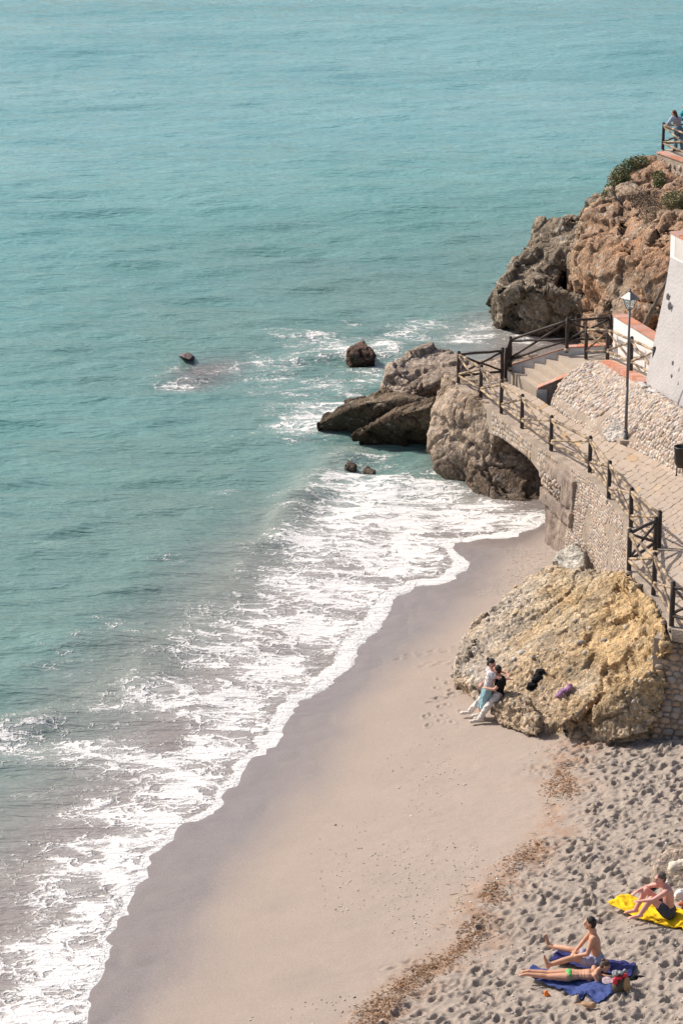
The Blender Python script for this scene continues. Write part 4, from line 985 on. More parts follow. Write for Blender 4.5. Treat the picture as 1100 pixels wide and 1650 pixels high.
def white_wall():
    a, b = P(986, 578, 3.5), P(1064, 618, 4.1); off = a.copy(); w_ = empty('white_wall', a); d = (b-a); d.z = 0; d.normalize(); n = Vector((-d.y, d.x, 0))
    if n.y < 0: n = -n
    ha, hb = Q(987, 508, a.y).z-a.z, Q(1064, 556, b.y).z-b.z
    mb = MB(); pts = [a+Vector((0, 0, ha)), b+Vector((0, 0, hb)), a+n*.3+Vector((0, 0, ha)), b+n*.3+Vector((0, 0, hb))]; pts += [Vector((p.x, p.y, 2.8)) for p in pts]; mb.hull([p-off for p in pts]); mb.build('wall_face', M_white, w_, smooth=False)
    k = int((b-a).length/.3)
    for j in range(k):
        p = a.lerp(b, (j+.02)/k)+Vector((0, 0, ha+(hb-ha)*j/k+.003)); q = a.lerp(b, (j+.98)/k)+Vector((0, 0, ha+(hb-ha)*(j+1)/k+.003)); mt = MB(); pp = [p-n*.05, q-n*.05, q+n*.36, p+n*.36]
        mt.hull([x-off for x in pp]+[x-off+Vector((0, 0, .04)) for x in pp]); mt.build('coping_tile', M_terra, w_, smooth=False)
    tag(w_, 'white rendered wall with terracotta coping behind the platform fence', 'wall')
white_wall()

def tower():
    # battered stucco buttress wall with a white capped pillar on top
    X0, Y0, Z0 = tuple(P(1036, 622, 4.15)); base = Vector((X0, Y0, 0)); t = empty('stucco_bastion', (X0, Y0, Z0)); off = t.location.copy()
    R0 = P(1104, 662, 4.2); fd = (R0-Vector((X0, Y0, 4.15))); fd.z = 0; fd.normalize(); inn = Vector((-fd.y, fd.x, 0));
    if inn.y < 0: inn = -inn
    V = []; rows = 14; cols = 10; Zt = Q(1080, 414, Y0+.9).z
    for r in range(rows+1):
        f = r/rows; z = 3.3+(Zt-3.3)*f
        sil = [(622+40, 1022), (622, 1035), (560, 1048), (500, 1062), (450, 1073), (414, 1079), (380, 1082)]
        py = 648+(414-648)*f; px = np.interp(-py, [-662, -622, -560, -500, -450, -414], [1026, 1035, 1048, 1062, 1073, 1079])
        yb = Y0+.9*f; x = Q(px, py, yb).x
        for k in range(cols+1):
            p = Vector((x, yb, z)) + fd*(k/cols*4.0) - Vector((0, 0, 0)); V.append(p)
    Fc = [(r*(cols+1)+k, r*(cols+1)+k+1, (r+1)*(cols+1)+k+1, (r+1)*(cols+1)+k) for r in range(rows) for k in range(cols)]
    n = len(V); B = [p + inn*2.6 + fd*.3 for p in V]; V2 = V+B
    Fc += [tuple(n+i for i in reversed(f)) for f in Fc[:rows*cols]]
    for r in range(rows):
        a, b = r*(cols+1), (r+1)*(cols+1); Fc.append((a, b, n+b, n+a)); a += cols; b += cols; Fc.append((b, a, n+a, n+b))
    for k in range(cols):
        a = rows*(cols+1)+k; Fc.append((a, a+1, n+a+1, n+a)); Fc.append((k+1, k, n+k, n+k+1))
    mb = MB(); mb.add([tuple(p-off) for p in V2], Fc); o = mb.build('stucco_face', M_stucco, t, smooth=False)
    # footing line of spilled white render
    mb = MB(); rr = random.Random(2); a = Vector((X0, Y0, 4.18))
    for k in range(26): p = a+fd*(k*.10-.1)-inn*.06+Vector((0, 0, rr.uniform(-.05, .06))); mb.ball(p-off, (rr.uniform(.08, .16), rr.uniform(.04, .07), rr.uniform(.02, .04)))
    mb.organic('render_footing', M_whitew, t, .02, 2)
    # repair marks
    for (px, py, s_) in ((1075, 478, .10), (1078, 493, .12), (1083, 585, .07), (1081, 606, .06)):
        mb = MB(); f = (648-py)/(648-414.); p = Q(px, py, Y0+.9*f - .58*(px-np.interp(-py, [-662, -622, -560, -500, -450, -414], [1026, 1035, 1048, 1062, 1073, 1079]))/57*1.0)
        # project on the face plane
        bpt = Vector((Q(np.interp(-py, [-662, -622, -560, -500, -450, -414], [1026, 1035, 1048, 1062, 1073, 1079]), py, Y0+.9*f).x, Y0+.9*f, 0)); dirx = (p-ORG).normalized(); tt = (bpt-ORG).dot(inn)/dirx.dot(inn); p = ORG+dirx*tt
        mb.ball(p-off, (s_*.5, .03, s_)); mb.build('repair_mark', mat('grey_patch', (.30, .28, .28), .9, .2), t)
    # top pillar and parapet
    tl = Q(1078, 416, Y0+.95); pw = .55
    def blk(nm, o0, o1, z0, z1, dd, m__):
        q = MB(); pts = [tl+fd*o0, tl+fd*o1, tl+fd*o0+inn*dd, tl+fd*o1+inn*dd]; pts = [Vector((p.x, p.y, z)) for p in pts for z in (z0, z1)]; q.hull([p-off for p in pts]); return q.build(nm, m__, t, smooth=False)
    blk('pillar', .02, .34, tl.z-.1, tl.z+.68, .5, M_white); blk('cap_tile', -.04, .60, tl.z+.683, tl.z+.76, .6, M_terra)
    blk('parapet_wall', .34, 3.6, tl.z-.02, tl.z+.10, .5, M_white); blk('parapet_back', .36, 3.6, tl.z+.10, tl.z+.68, .12, M_whitew)
    blk('parapet_coping', .62, 3.6, tl.z+.684, tl.z+.75, .5, M_terra)
    tag(t, 'grey rough stucco bastion with a white pillar and terracotta cap at the right edge', 'building')
tower()

# ------------------------------------------------------------------ fences
FN = [0]
def fence(name, posts, label, h=1.0, group=None, light=True, capfirst=False, hs=None, hrow=None):
    base = posts[0]; e = empty(name, base); off = Vector(base)
    pr = .058; sd = FN[0]; FN[0] += 50
    hh = hs or [h]*len(posts)
    for i, p in enumerate(posts):
        mb = MB(); p = Vector(p); mb.log(p-off-Vector((0, 0, .12)), p-off+Vector((0, 0, hh[i])), pr, 5, .06, sd+i, 10); mb.cone(p-off+Vector((0, 0, hh[i]-.002)), p-off+Vector((0, 0, hh[i]+.035)), pr*.95, pr*.55, 10); mb.build('post', M_log, e)
        mb = MB(); mb.cone(p-off-Vector((0, 0, .06)), p-off+Vector((0, 0, .02)), .10, .07, 8); mb.build('mortar_foot', M_step, e)
    for i in range(len(posts)-1):
        a, b = Vector(posts[i])-off, Vector(posts[i+1])-off; d = (b-a).normalized()*pr*.6
        tA, tB = a+Vector((0, 0, hh[i]-.08))+d, b+Vector((0, 0, hh[i+1]-.08))-d; lA, lB = a+Vector((0, 0, .26))+d, b+Vector((0, 0, .26))-d
        m_ = M_rail if (light if not hasattr(light, '__len__') else light[i]) else M_log
        for nm, q0, q1, r, k in (('top_rail', tA, tB, .040, 0), ('bottom_rail', lA, lB, .040, 1), ('brace', tA-Vector((0, 0, .05)), lB+Vector((0, 0, .05)), .034, 2), ('brace', lA+Vector((0, 0, .05)), tB-Vector((0, 0, .05)), .034, 3)):
            mb = MB(); mb.log(q0, q1, r, 7, .14, sd+i*7+k, 7); mb.build(nm, m_, e)
    tag(e, label, 'fence', group); return e
def PW(x, y): return P(x, y, zw(y))
fence('timber_fence', [PW(808, 612), PW(738, 618), PW(774, 641), PW(807, 667), PW(840, 691), PW(887, 727), PW(949, 762), PW(980, 804), PW(1015, 850), PW(1060, 889)], 'long weathered log fence with crossed braces along the seaward edge of the lower walkway', light=[False]+[True]*8)
fence('timber_fence', [PW(1060, 889)+Vector((-.1, -.12, 0)), PW(1012, 920), PW(1052, 960), PW(1081, 1010), PW(1135, 1024)], 'dark log fence jogging down the walkway edge above the golden boulder', light=[False, True, True, False], hs=[.88, 1, 1, 1, 1])
zt0 = 3.3
fence('timber_fence', [PW(808, 612)+Vector((.12, .12, 0)), P(821, 592, 2.62), P(912.5, 562, 3.55), P(982, 557, 3.62)], 'black log fence standing on the coped parapet beside the steps', light=False, h=.96)
fence('timber_fence', [P(943, 579, 3.35), P(977.5, 580, 3.55), P(1015.5, 598, 3.98), P(1052, 616, 4.2)], 'grey brown log fence on the edge of the upper platform next to the bastion', light=True, h=1.0)

# ------------------------------------------------------------------ street lamp
def street_lamp():
    b = P(1007, 712, 2.88); e = empty('street_lamp', b); H = 3.72
    mb = MB(); mb.cone((0, 0, -.2), (0, 0, .28), .075, .065, 12); mb.cone((0, 0, .28), (0, 0, .36), .065, .048, 12); mb.cone((0, 0, .35), (0, 0, 1.6), .045, .040, 12); mb.cone((0, 0, 1.6), (0, 0, H), .040, .032, 12); mb.ball((0, 0, 1.6), (.048, .048, .03)); mb.build('pole', M_iron, e)
    mb = MB(); mb.hull([Vector((x*.24, y*.20, z)) for x, y in ((1, .3), (-1, .5), (.6, -1), (-.7, -.8), (0, 1)) for z in (-.15, .08)]); mb.build('foot_stones', M_step, e, smooth=False)
    R = Matrix.Rotation(math.radians(40), 3, 'Z')
    def T(v): return R @ Vector(v)
    mb = MB(); mb.cone((0, 0, H), (0, 0, H+.07), .032, .07, 8)
    zb, zt = H+.07, H+.36
    for sx, sy in ((1, 1), (1, -1), (-1, -1), (-1, 1)): mb.cone(T((sx*.065, sy*.065, zb)), T((sx*.135, sy*.135, zt)), .010, .010, 5)
    for s0, s1 in (((1, 1), (1, -1)), ((1, -1), (-1, -1)), ((-1, -1), (-1, 1)), ((-1, 1), (1, 1))): mb.cone(T((s0[0]*.065, s0[1]*.065, zb)), T((s1[0]*.065, s1[1]*.065, zb)), .010, .010, 5)
    mb.build('lantern_frame', M_iron, e)
    mg = bpy.data.materials.new('lantern_glass'); mg.use_nodes = True; n = mg.node_tree.nodes['Principled BSDF']; n.inputs['Transmission Weight'].default_value = .9; n.inputs['Roughness'].default_value = .15; n.inputs['Alpha'].default_value = .45; n.inputs['Base Color'].default_value = (.9, .92, .9, 1)
    cs = [(1, 1), (1, -1), (-1, -1), (-1, 1)]
    for i in range(4):
        a, c = cs[i], cs[(i+1) % 4]; q = MB(); pts = [T((a[0]*.062, a[1]*.062, zb)), T((c[0]*.062, c[1]*.062, zb)), T((c[0]*.13, c[1]*.13, zt)), T((a[0]*.13, a[1]*.13, zt))]; nn = (pts[1]-pts[0]).cross(pts[3]-pts[0]).normalized()*.004
        q.add([tuple(p) for p in pts]+[tuple(p-nn) for p in pts], [(0, 1, 2, 3), (7, 6, 5, 4), (0, 4, 5, 1), (1, 5, 6, 2), (2, 6, 7, 3), (3, 7, 4, 0)]); q.build('pane', mg, e, smooth=False)
    mb = MB(); a, b2, h = .185, .035, .17; V = [T((x*a, y*a, zt)) for x, y in cs]+[T((x*a, y*a, zt-.015)) for x, y in cs]+[T((x*b2, y*b2, zt+h)) for x, y in cs]
    mb.add([tuple(v) for v in V], [(0, 1, 9, 8), (1, 2, 10, 9), (2, 3, 11, 10), (3, 0, 8, 11), (8, 9, 10, 11), (0, 4, 5, 1), (1, 5, 6, 2), (2, 6, 7, 3), (3, 7, 4, 0), (7, 6, 5, 4)]); hd = mb.build('hood', M_hood, e, smooth=False)
    mb = MB(); mb.cone((0, 0, zt+h), (0, 0, zt+h+.05), .045, .03, 8); mb.ball((0, 0, zt+h+.07), .028); mb.build('finial', M_iron, hd)
    mb = MB(); mb.ball((0, 0, zb+.14), (.04, .04, .06)); mb.cone((0, 0, zb), (0, 0, zb+.1), .02, .02, 6); mb.build('bulb', M_white, e)
    tag(e, 'tall thin grey iron lamp with four sided lantern at the foot of the rubble bank', 'street lamp')
street_lamp()

def bin_():
    b = P(1097, 770, 3.05); e = empty('litter_bin', b); n = 20
    mb = MB(); V = []; prof = [(.14, .30), (.20, .42), (.22, .80), (.235, .80), (.235, .86), (.205, .86), (.20, .45), (.0, .40)]
    for r, z in prof:
        for i in range(n): t = 2*math.pi*i/n; V.append((max(r, .001)*math.cos(t), max(r, .001)*math.sin(t), z))
    Fc = [(k*n+i, k*n+(i+1) % n, (k+1)*n+(i+1) % n, (k+1)*n+i) for k in range(len(prof)-1) for i in range(n)]+[tuple(range(n-1, -1, -1))]
    mb.add(V, Fc); mb.build('basket', M_bin, e)
    for s_ in (-1, 1):
        mb = MB(); mb.cone((s_*.13, 0, .0), (s_*.13, 0, .40), .018, .018, 6); mb.cone((s_*.13-.05, 0, .01), (s_*.13, 0, .12), .014, .014, 6); mb.build('leg', M_bin, e)
    mb = MB(); mb.box((0, 0, .01), (.36, .20, .03)); mb.build('foot_plate', M_step, e)
    tag(e, 'black round metal litter bin on legs against the stone bank', 'litter bin')
bin_()
def drain():
    for (x, y, lab, m__) in ((1068, 762, 'square rusty metal cover set in the walkway near the litter bin', 'rust_cover'), (1019, 724, 'small reddish metal cover next to the lamp foot', 'rust_cover')):
        o = OW; c = P(x, y, 2.93 if y > 740 else 2.84); 
        # rest on the slab
        pz = None
        mb = MB(); s_ = .30 if y > 740 else .22
        mb.box((0, 0, 0), (s_*1.3, s_*1.1, .05)); mb.box((0, 0, .026), (s_*1.1, s_*.9, .012)); q = mb.build('access_cover', mat('rust_cover', (.34, .20, .155), .8, .2, 20, .3), None, smooth=False); q.location = c+Vector((0, 0, .0)); q.rotation_euler.z = -.5; tag(q, lab, 'cover')
drain()
# ------------------------------------------------------------------ plants
def leafy(o_name, centres, r, n, m_, parent, seed, leaf=.05, flat=1.0):
    rr = np.random.default_rng(seed); V = []; Fc = []
    for k in range(n):
        c = centres[rr.integers(len(centres))]; d = rr.normal(size=3); d /= np.linalg.norm(d); rad = r*rr.uniform(.25, 1)**.6
        p = np.array(c)+d*rad*np.array((1, 1, flat)); a = rr.normal(size=3); a /= np.linalg.norm(a); b = np.cross(a, rr.normal(size=3)); b /= np.linalg.norm(b); s_ = leaf*rr.uniform(.6, 1.4); i = len(V)
        V += [p-a*s_, p+b*s_*.45, p+a*s_, p-b*s_*.45]; Fc += [(i, i+1, i+2, i+3)]
    me = tomesh(o_name, V, Fc); o = link(o_name, me, m_, parent, False); return o
def shrub(label, pix, r, n, m_, seed, leaf=.04):
    pts = [Q(*p) for p in pix]; base = pts[0]; e = empty('shrub', base)
    o = leafy('foliage', [tuple(p-base) for p in pts], r, n, m_, e, seed, leaf)
    mb = MB(); c = pts[len(pts)//2]-base
    for p in pts: q = p-base; mb.cone(c+Vector((0, .15, -.25)), q, .02, .008, 5)
    mb.build('stem', M_dry, e); tag(e, label, 'shrub')
shrub('dense green bush hanging over the seaward edge of the cliff top', [(985,308,100.6),(990,292,101.2),(1000,278,101.6),(1012,268,102),(1024,264,102.2),(1003,290,101),(980,318,100),(1032,262,102.3),(995,284,101.2)], .33, 5200, M_foliage, 1)
shrub('small green bush on the cliff slope below the promenade fence', [(1060,285,100.2),(1062,296,99.8)], .26, 1300, M_foliage, 2)
shrub('dark green bush at the right frame edge of the cliff', [(1080,325,96.6),(1092,322,96.4),(1105,328,96.4),(1120,320,96.4)], .36, 3200, M_foliage, 3)
shrub('grey dry scrub clinging to the middle of the cliff', [(1040,330,98.4),(1050,345,97.0),(1065,335,97.0),(1030,322,98.8)], .45, 2600, M_dry, 4, .04)
def dead_branch():
    b = Q(1041, 520, 87.6); e = empty('dead_branch', b); rr = random.Random(4)
    for k in range(5):
        mb = MB(); x = k*1.6; p = [Q(1041-x, 521+k, 87.4), Q(1052-x*.6, 498, 87.4), Q(1062-x*.4, 478, 87.4), Q(1074-x*.2+k, 455-k*3, 87.5)]
        for i in range(3): mb.log(p[i]-b, p[i+1]-b, .035-.006*i, 4, .2, k*9+i, 6)
        mb.build('branch', M_dry, e)
    tag(e, 'bleached dead branches leaning against the cliff behind the bastion', 'branch')
dead_branch()

# ------------------------------------------------------------------ upper promenade with fence
def promenade():
    z = 6.3; a = P(1064, 246, z); b = P(1125, 268, z); c = P(1200, 250, z); d = P(1090, 238, z)
    far = [a, P(1074, 240, z), P(1250, 236, z), P(1250, 330, z), b]
    mb = MB(); mb.prism([Vector(p) for p in far], 4.6); o = mb.build('promenade', M_step, None, smooth=False); tag(o, 'paved upper promenade on top of the cliff', kind='structure')
    kb = empty('promenade_edge', a); dr = (b-a).normalized(); n = Vector((dr.y, -dr.x, 0)); 
    if n.y > 0: n = -n
    L = (b-a).length; k = int(L/.3)
    for j in range(k):
        mt = MB(); p = dr*(L*(j+.03)/k); q = dr*(L*(j+.97)/k); pp = [p+n*.20, q+n*.20, q-n*.12, p-n*.12]; mt.hull([x+Vector((0, 0, .004)) for x in pp]+[x+Vector((0, 0, .05)) for x in pp]); mt.build('coping_tile', M_terra, kb, smooth=False)
    mb = MB(); pp = [n*.16, dr*L+n*.16, dr*L+n*.02, n*.02]; mb.hull([x+Vector((0, 0, -.0)) for x in pp]+[x+Vector((0, 0, -.75)) for x in pp]); w_ = mb.build('stone_face', M_mortar, kb, smooth=False)
    rr = random.Random(5)
    for j in range(34):
        p = dr*rr.uniform(0, L)+n*.17+Vector((0, 0, rr.uniform(-.7, -.1))); q = bpy.data.objects.new('stone', STONES[j % 8]); COL.objects.link(q); q.parent = kb
        q.location = p; q.scale = (rr.uniform(.06, .12), .06, rr.uniform(.06, .12)); q.rotation_euler = (0, rr.uniform(-.6, .6), math.atan2(dr.y, dr.x)); q.material_slots[0].link = 'OBJECT'; q.material_slots[0].material = M_stone
    tag(kb, 'rubble faced edge with terracotta coping of the upper promenade', 'wall')
    fence('timber_fence', [P(1130, 240, z), P(1067, 242, z), P(1128, 268, z)], 'log fence round the corner of the upper promenade where a person leans', h=1.0)
promenade()

# ------------------------------------------------------------------ towels, bag and small things on the sand
def sheet(name, corners, m_, label, cat, wr=.02, seed=0, thick=.012, lift=.02, n=70, group=None, edge=.03):
    """a crumpled cloth lying on the sand; corners are picture corners on the sand, in order"""
    C = [G(*c) for c in corners]; off = sum(C, Vector())/4; u = np.linspace(0, 1, n); U, Vv = np.meshgrid(u, u)
    c = [np.array(tuple(x)) for x in C]; X = sum(w_[..., None]*k for w_, k in (((1-U)*(1-Vv), c[0]), (U*(1-Vv), c[1]), (U*Vv, c[2]), ((1-U)*Vv, c[3])))
    p = np.stack((X[..., 0].reshape(-1), X[..., 1].reshape(-1), np.zeros(n*n)), 1)
    X[..., 0] += (edge*fbm(p*2.2, 3, seed+7)).reshape(n, n); X[..., 1] += (edge*fbm(p*2.2, 3, seed+8)).reshape(n, n)
    z = np.zeros(n*n)
    for i in range(n*n): z[i] = sz(p[i, 0], p[i, 1])
    z = z.reshape(n, n)
    for _ in range(6): z[1:-1, 1:-1] = (z[:-2, 1:-1]+z[2:, 1:-1]+z[1:-1, :-2]+z[1:-1, 2:]+z[1:-1, 1:-1]*2)/6
    rn = 1-np.abs(fbm(p*np.array((2.2, 3.4, 1))+seed, 4, seed)); rn2 = 1-np.abs(fbm(p*np.array((6, 4, 1)), 3, seed+3))
    Z = np.maximum(z, z.mean()-.03) + lift + (wr*(rn**3*1.6+rn2**2*.7)).reshape(n, n)
    me = gridmesh(name, X[..., 0]-off.x, X[..., 1]-off.y, Z-off.z); o = link(name, me, m_); o.location = off
    md = o.modifiers.new('t', 'SOLIDIFY'); md.thickness = thick; dg = bpy.context.evaluated_depsgraph_get(); m2 = bpy.data.meshes.new_from_object(o.evaluated_get(dg)); o.modifiers.clear(); o.data = m2
    m2.polygons.foreach_set('use_smooth', np.ones(len(m2.polygons), bool)); tag(o, label, cat, group); return o
M_yel = mat('yellow_cotton', (.80, .50, .02), .9, .08, 6, .3, 60, .1)
M_blu = mat('navy_cotton', (.040, .043, .15), .9, .15, 6, .3, 60, .1)
M_blu2 = mat('blue_cotton', (.06, .085, .235), .9, .15, 6, .3, 60, .1)
sheet('beach_towel', [(974,1470),(1008,1447),(1135,1478),(1110,1506)], M_yel, 'bright yellow crumpled beach towel under the older man', 'towel', .034, 3)
sheet('beach_towel', [(886,1558),(900,1540),(1027,1556),(1016,1576)], M_blu, 'navy towel under the seated young man', 'towel', .024, 5)
sheet('beach_towel', [(845,1583),(858,1566),(1010,1590),(962,1619)], M_blu2, 'blue towel under the woman lying on her front', 'towel', .024, 9)

# ------------------------------------------------------------------ people
def figure(name, J, skin, label, head_dir=(-1, 0, 0), root=None, fem=False, hair='short', hairm=None, scale=1.0, hands='relaxed', build=1.0, clothes=()):
    """J: joints relative to root (m). One continuous body, hair, eyes and clothes as children"""
    e = empty(name, root); V = {k: Vector(v)*scale for k, v in J.items()}
    mb = MB(); s_ = scale*build
    pel, chest, neck, head = V['pel'], V['chest'], V['neck'], V['head']
    up = (chest-pel).normalized(); side = (V['shR']-V['shL']).normalized(); fw = side.cross(up).normalized()
    hipside = (V['hipR']-V['hipL']).normalized()
    def ell(c, rx, ry, rz, sd=side, u=up):
        f = sd.cross(u).normalized(); u2 = f.cross(sd).normalized(); mb_ = Matrix((sd, f, u2)).transposed(); cur.ball(c, (rx*s_, ry*s_, rz*s_), mb_)
    cur = mb
    w_ = .92 if fem else 1.0
    def torso(g=0.0):
        ell(pel+up*.03*s_, (.165 if not fem else .172)+g, .115+g, .12+g, hipside); [ell(pel.lerp(chest, t), (a_*(w_ if t > .3 else 1))+g, b_+g, .11+g) for t, a_, b_ in ((.15, .160, .112), (.3, .147, .104), (.45, .140, .10), (.6, .145, .102), (.75, .155, .107), (.9, .165, .112))]; ell(chest, .168*w_+g, .112+g, .15+g); ell(chest+up*.09*s_, .165*w_+g, .085+g, .09+g)
    torso()
    cur.limb([chest+up*.12*s_, neck, neck.lerp(head, .4)], [.075*s_, .056*s_, .052*s_])
    hd = Vector(head_dir).normalized(); hu = (head-neck).normalized(); hs = hd.cross(hu).normalized(); hu = hs.cross(hd).normalized(); HM = Matrix((hd, hs, hu)).transposed()
    H = lambda x, y, z: head + HM @ Vector((x*scale, y*scale, z*scale))
    cur.ball(H(0, 0, .02), (.098*scale, .078*scale, .105*scale), HM); cur.ball(H(.025, 0, -.055), (.068*scale, .058*scale, .06*scale), HM); cur.ball(H(.075, 0, -.095), (.022*scale, .025*scale, .02*scale), HM)
    cur.cone(H(.088, 0, .02), H(.118, 0, -.03), .008*scale, .015*scale, 8); cur.ball(H(.112, 0, -.03), .014*scale)
    cur.ball(H(.085, 0, -.062), (.018*scale, .026*scale, .010*scale), HM); cur.ball(H(.09, 0, .035), (.02*scale, .055*scale, .012*scale), HM)
    for q in (-1, 1): cur.ball(H(.0, q*.08, -.01), (.02*scale, .012*scale, .032*scale), HM)
    for q in 'LR':
        cur.limb([V['sh'+q], V['sh'+q].lerp(V['el'+q], .4), V['el'+q], V['el'+q].lerp(V['wr'+q], .3), V['wr'+q]], [x*s_*(.9 if fem else 1) for x in (.062, .050, .040, .041, .027)])
        cur.limb([chest+up*.07*s_, V['sh'+q]], [.07*s_, .058*s_])
        cur.limb([V['hip'+q], V['hip'+q].lerp(V['kn'+q], .4), V['kn'+q], V['kn'+q].lerp(V['an'+q], .3), V['an'+q]], [x*s_ for x in (.098, .082, .056, .058, .038)])
        # foot
        an, to = V['an'+q], V['to'+q]; d = (to-an).normalized(); cur.limb([an-d*.035*s_, an.lerp(to, .45), to], [.036*s_, .034*s_, .024*s_]); 
        fs = d.cross(V['an'+q]-V['kn'+q]); fs = fs.normalized() if fs.length > 1e-4 else Vector((0, 1, 0))
        for t in range(5): cur.limb([to+fs*(.030-.015*t)*s_-d*.02*s_, to+fs*(.036-.018*t)*s_+d*(.032-.004*abs(t-1))*s_], [.0125*s_, .0105*s_])
        # hand: palm, four fingers, thumb
        wr = V['wr'+q]; hd_ = V.get('ha'+q, wr+(wr-V['el'+q]).normalized()*.09*s_); d = (hd_-wr).normalized(); nrm = d.cross(Vector((0, 0, 1))); nrm = nrm.normalized() if nrm.length > .1 else Vector((1, 0, 0)); pn = d.cross(nrm).normalized()
        PM = Matrix((d, nrm, pn)).transposed(); cur.ball(wr+d*.045*s_, (.055*s_, .040*s_, .018*s_), PM)
        for t in range(4):
            b = wr+d*.078*s_+nrm*(.030-.020*t)*s_; L = (.065, .075, .07, .055)[t]*s_; m1 = b+d*L*.5; m2 = m1+(d*.8-Vector((0, 0, .6))).normalized()*L*.5; cur.limb([b, m1, m2], [.0095*s_, .009*s_, .0078*s_])
        b = wr+d*.03*s_+nrm*.034*s_; cur.limb([b, b+(nrm*.8+d*.6)*.03*s_, b+(nrm*.7+d)*.052*s_], [.012*s_, .011*s_, .009*s_])
    if fem:
        for q in (-1, 1): ell(chest+fw*.085*s_*(1 if fw.dot(hd) > 0 else -1)+side*q*.07*s_-up*.02*s_, .055, .05, .055)
    mb.organic('body', skin, e, .0105*scale, 2)
    # eyes, mouth
    for q in (-1, 1): k = MB(); k.ball(H(.092, q*.03, .012), .010*scale); k.build('eye', M_eye, e)
    k = MB(); k.ball(H(.100, 0, -.062), (.006*scale, .022*scale, .006*scale), HM); k.build('mouth', M_lips, e)
    # hair
    cur = MB(); hm = hairm or M_hair
    cur.ball(H(-.016, 0, .045), (.098*scale, .086*scale, .092*scale), HM); cur.ball(H(-.045, 0, -.005), (.068*scale, .076*scale, .085*scale), HM)
    if hair == 'bun': cur.ball(H(-.13, 0, .06), .042*scale); cur.ball(H(-.07, 0, -.05), (.04*scale, .05*scale, .04*scale), HM)
    if hair == 'bun2': cur.ball(H(-.10, 0, .08), .040*scale)
    if hair == 'long': cur.limb([H(-.07, 0, 0), H(-.10, 0, -.14), H(-.10, 0, -.30)], [.075*scale, .075*scale, .045*scale])
    me = cur.remeshed('hair', .010*scale, 1); v = getco(me); n = getno(me); v = v+n*(.006*fbm(v*60, 2, 3))[:, None]; setco(me, v); me.materials.clear(); link('hair', me, hm, e)
    cl2 = []
    for (nm, parts, m_, g) in clothes: cl2 += [('shoe', ['boot'], m_, g, 'L'), ('shoe', ['boot'], m_, g, 'R')] if nm == 'shoes' else [(nm, parts, m_, g, 'LR')]
    for (nm, parts, m_, g, sides) in cl2:
        cur = MB()
        for p in parts:
            if p == 'torso': torso(g)
            if p == 'chesttop': ell(chest, .168*w_+g, .112+g, .17+g); ell(chest+up*.09*s_, .165*w_+g, .085+g, .09+g); ell(pel.lerp(chest, .55), .140*w_+g, .098+g, .12+g)
            if p == 'pelvis': ell(pel+up*.03*s_, (.168 if not fem else .174)+g, .118+g, .12+g, hipside)
            if p == 'brief': ell(pel+up*.0*s_, (.168 if not fem else .174)+g, .118+g, .085+g, hipside)
            if p == 'band': ell(chest+up*.0, .170*w_+g, .114+g, .012)
            for q in sides:
                if p == 'sleeve': cur.limb([V['sh'+q], V['sh'+q].lerp(V['el'+q], .45)], [(.064+g)*s_, (.058+g)*s_]); cur.limb([chest+up*.07*s_, V['sh'+q]], [(.072+g)*s_, (.06+g)*s_])
                if p == 'longsleeve': cur.limb([V['sh'+q], V['el'+q], V['wr'+q]], [(.064+g)*s_, (.046+g)*s_, (.034+g)*s_]); cur.limb([chest+up*.07*s_, V['sh'+q]], [(.072+g)*s_, (.06+g)*s_])
                if p == 'short': cur.limb([V['hip'+q], V['hip'+q].lerp(V['kn'+q], .45)], [(.10+g)*s_, (.085+g)*s_])
                if p == 'trouser': cur.limb([V['hip'+q], V['hip'+q].lerp(V['kn'+q], .4), V['kn'+q], V['kn'+q].lerp(V['an'+q], .92)], [(.10+g)*s_, (.088+g)*s_, (.064+g)*s_, (.054+g)*s_])
                if p == 'capri': cur.limb([V['hip'+q], V['hip'+q].lerp(V['kn'+q], .4), V['kn'+q], V['kn'+q].lerp(V['an'+q], .25)], [(.10+g)*s_, (.088+g)*s_, (.070+g)*s_, (.074+g)*s_])
                if p == 'boot' or p == 'sock': an, to = V['an'+q], V['to'+q]; d = (to-an).normalized(); cur.limb([V['an'+q].lerp(V['kn'+q], .2), an, an-d*.035*s_, an.lerp(to, .45), to+d*.02*s_], [(.04+g)*s_, (.038+g)*s_, (.038+g)*s_, (.036+g)*s_, (.032+g)*s_])
        me = cur.remeshed(nm, .013*scale, 2); v = getco(me); n = getno(me); v = v+n*(.012*(1-2*np.abs(fbm(v*11, 3, 5))))[:, None]; setco(me, v); me.materials.clear(); link(nm, me, m_, e)
    tag(e, label, 'person'); return e
def ontowel(px, py, dz=.05): g = G(px, py); return Vector((g.x, g.y, sz(g.x, g.y)+dz))
# older man sitting with drawn-up knees on the yellow towel, looking left
M_tan0 = mat('tan_strap', (.30, .16, .09), .7, .1)
C_char = mat('charcoal_nylon', (.055, .06, .075), .7, .15, 10, .2, 40, .3)
C_pale = mat('pale_blue_print', (.36, .37, .50), .85, .15, 18, .2, 40, .2)
C_green = mat('green_lycra', (.10, .40, .11), .6, .05, 10, 0, 40, .3)
C_blk = mat('black_cotton', (.013, .013, .015), .9, .1, 10, .2, 40, .1)
C_wht = mat('offwhite_denim', (.66, .60, .56), .9, .06, 10, .2, 40, .1)
C_grey = mat('light_grey_jersey', (.56, .55, .58), .9, .06, 10, .2, 40, .1)
C_teal = mat('washed_teal_denim', (.27, .42, .47), .9, .1, 10, .2, 40, .1)
C_boot = mat('cream_sneaker', (.62, .56, .51), .8, .06, 10, .1, 40, .2)
C_lblue = mat('light_blue_cotton', (.42, .50, .66), .9, .06, 10, .2, 40, .1)
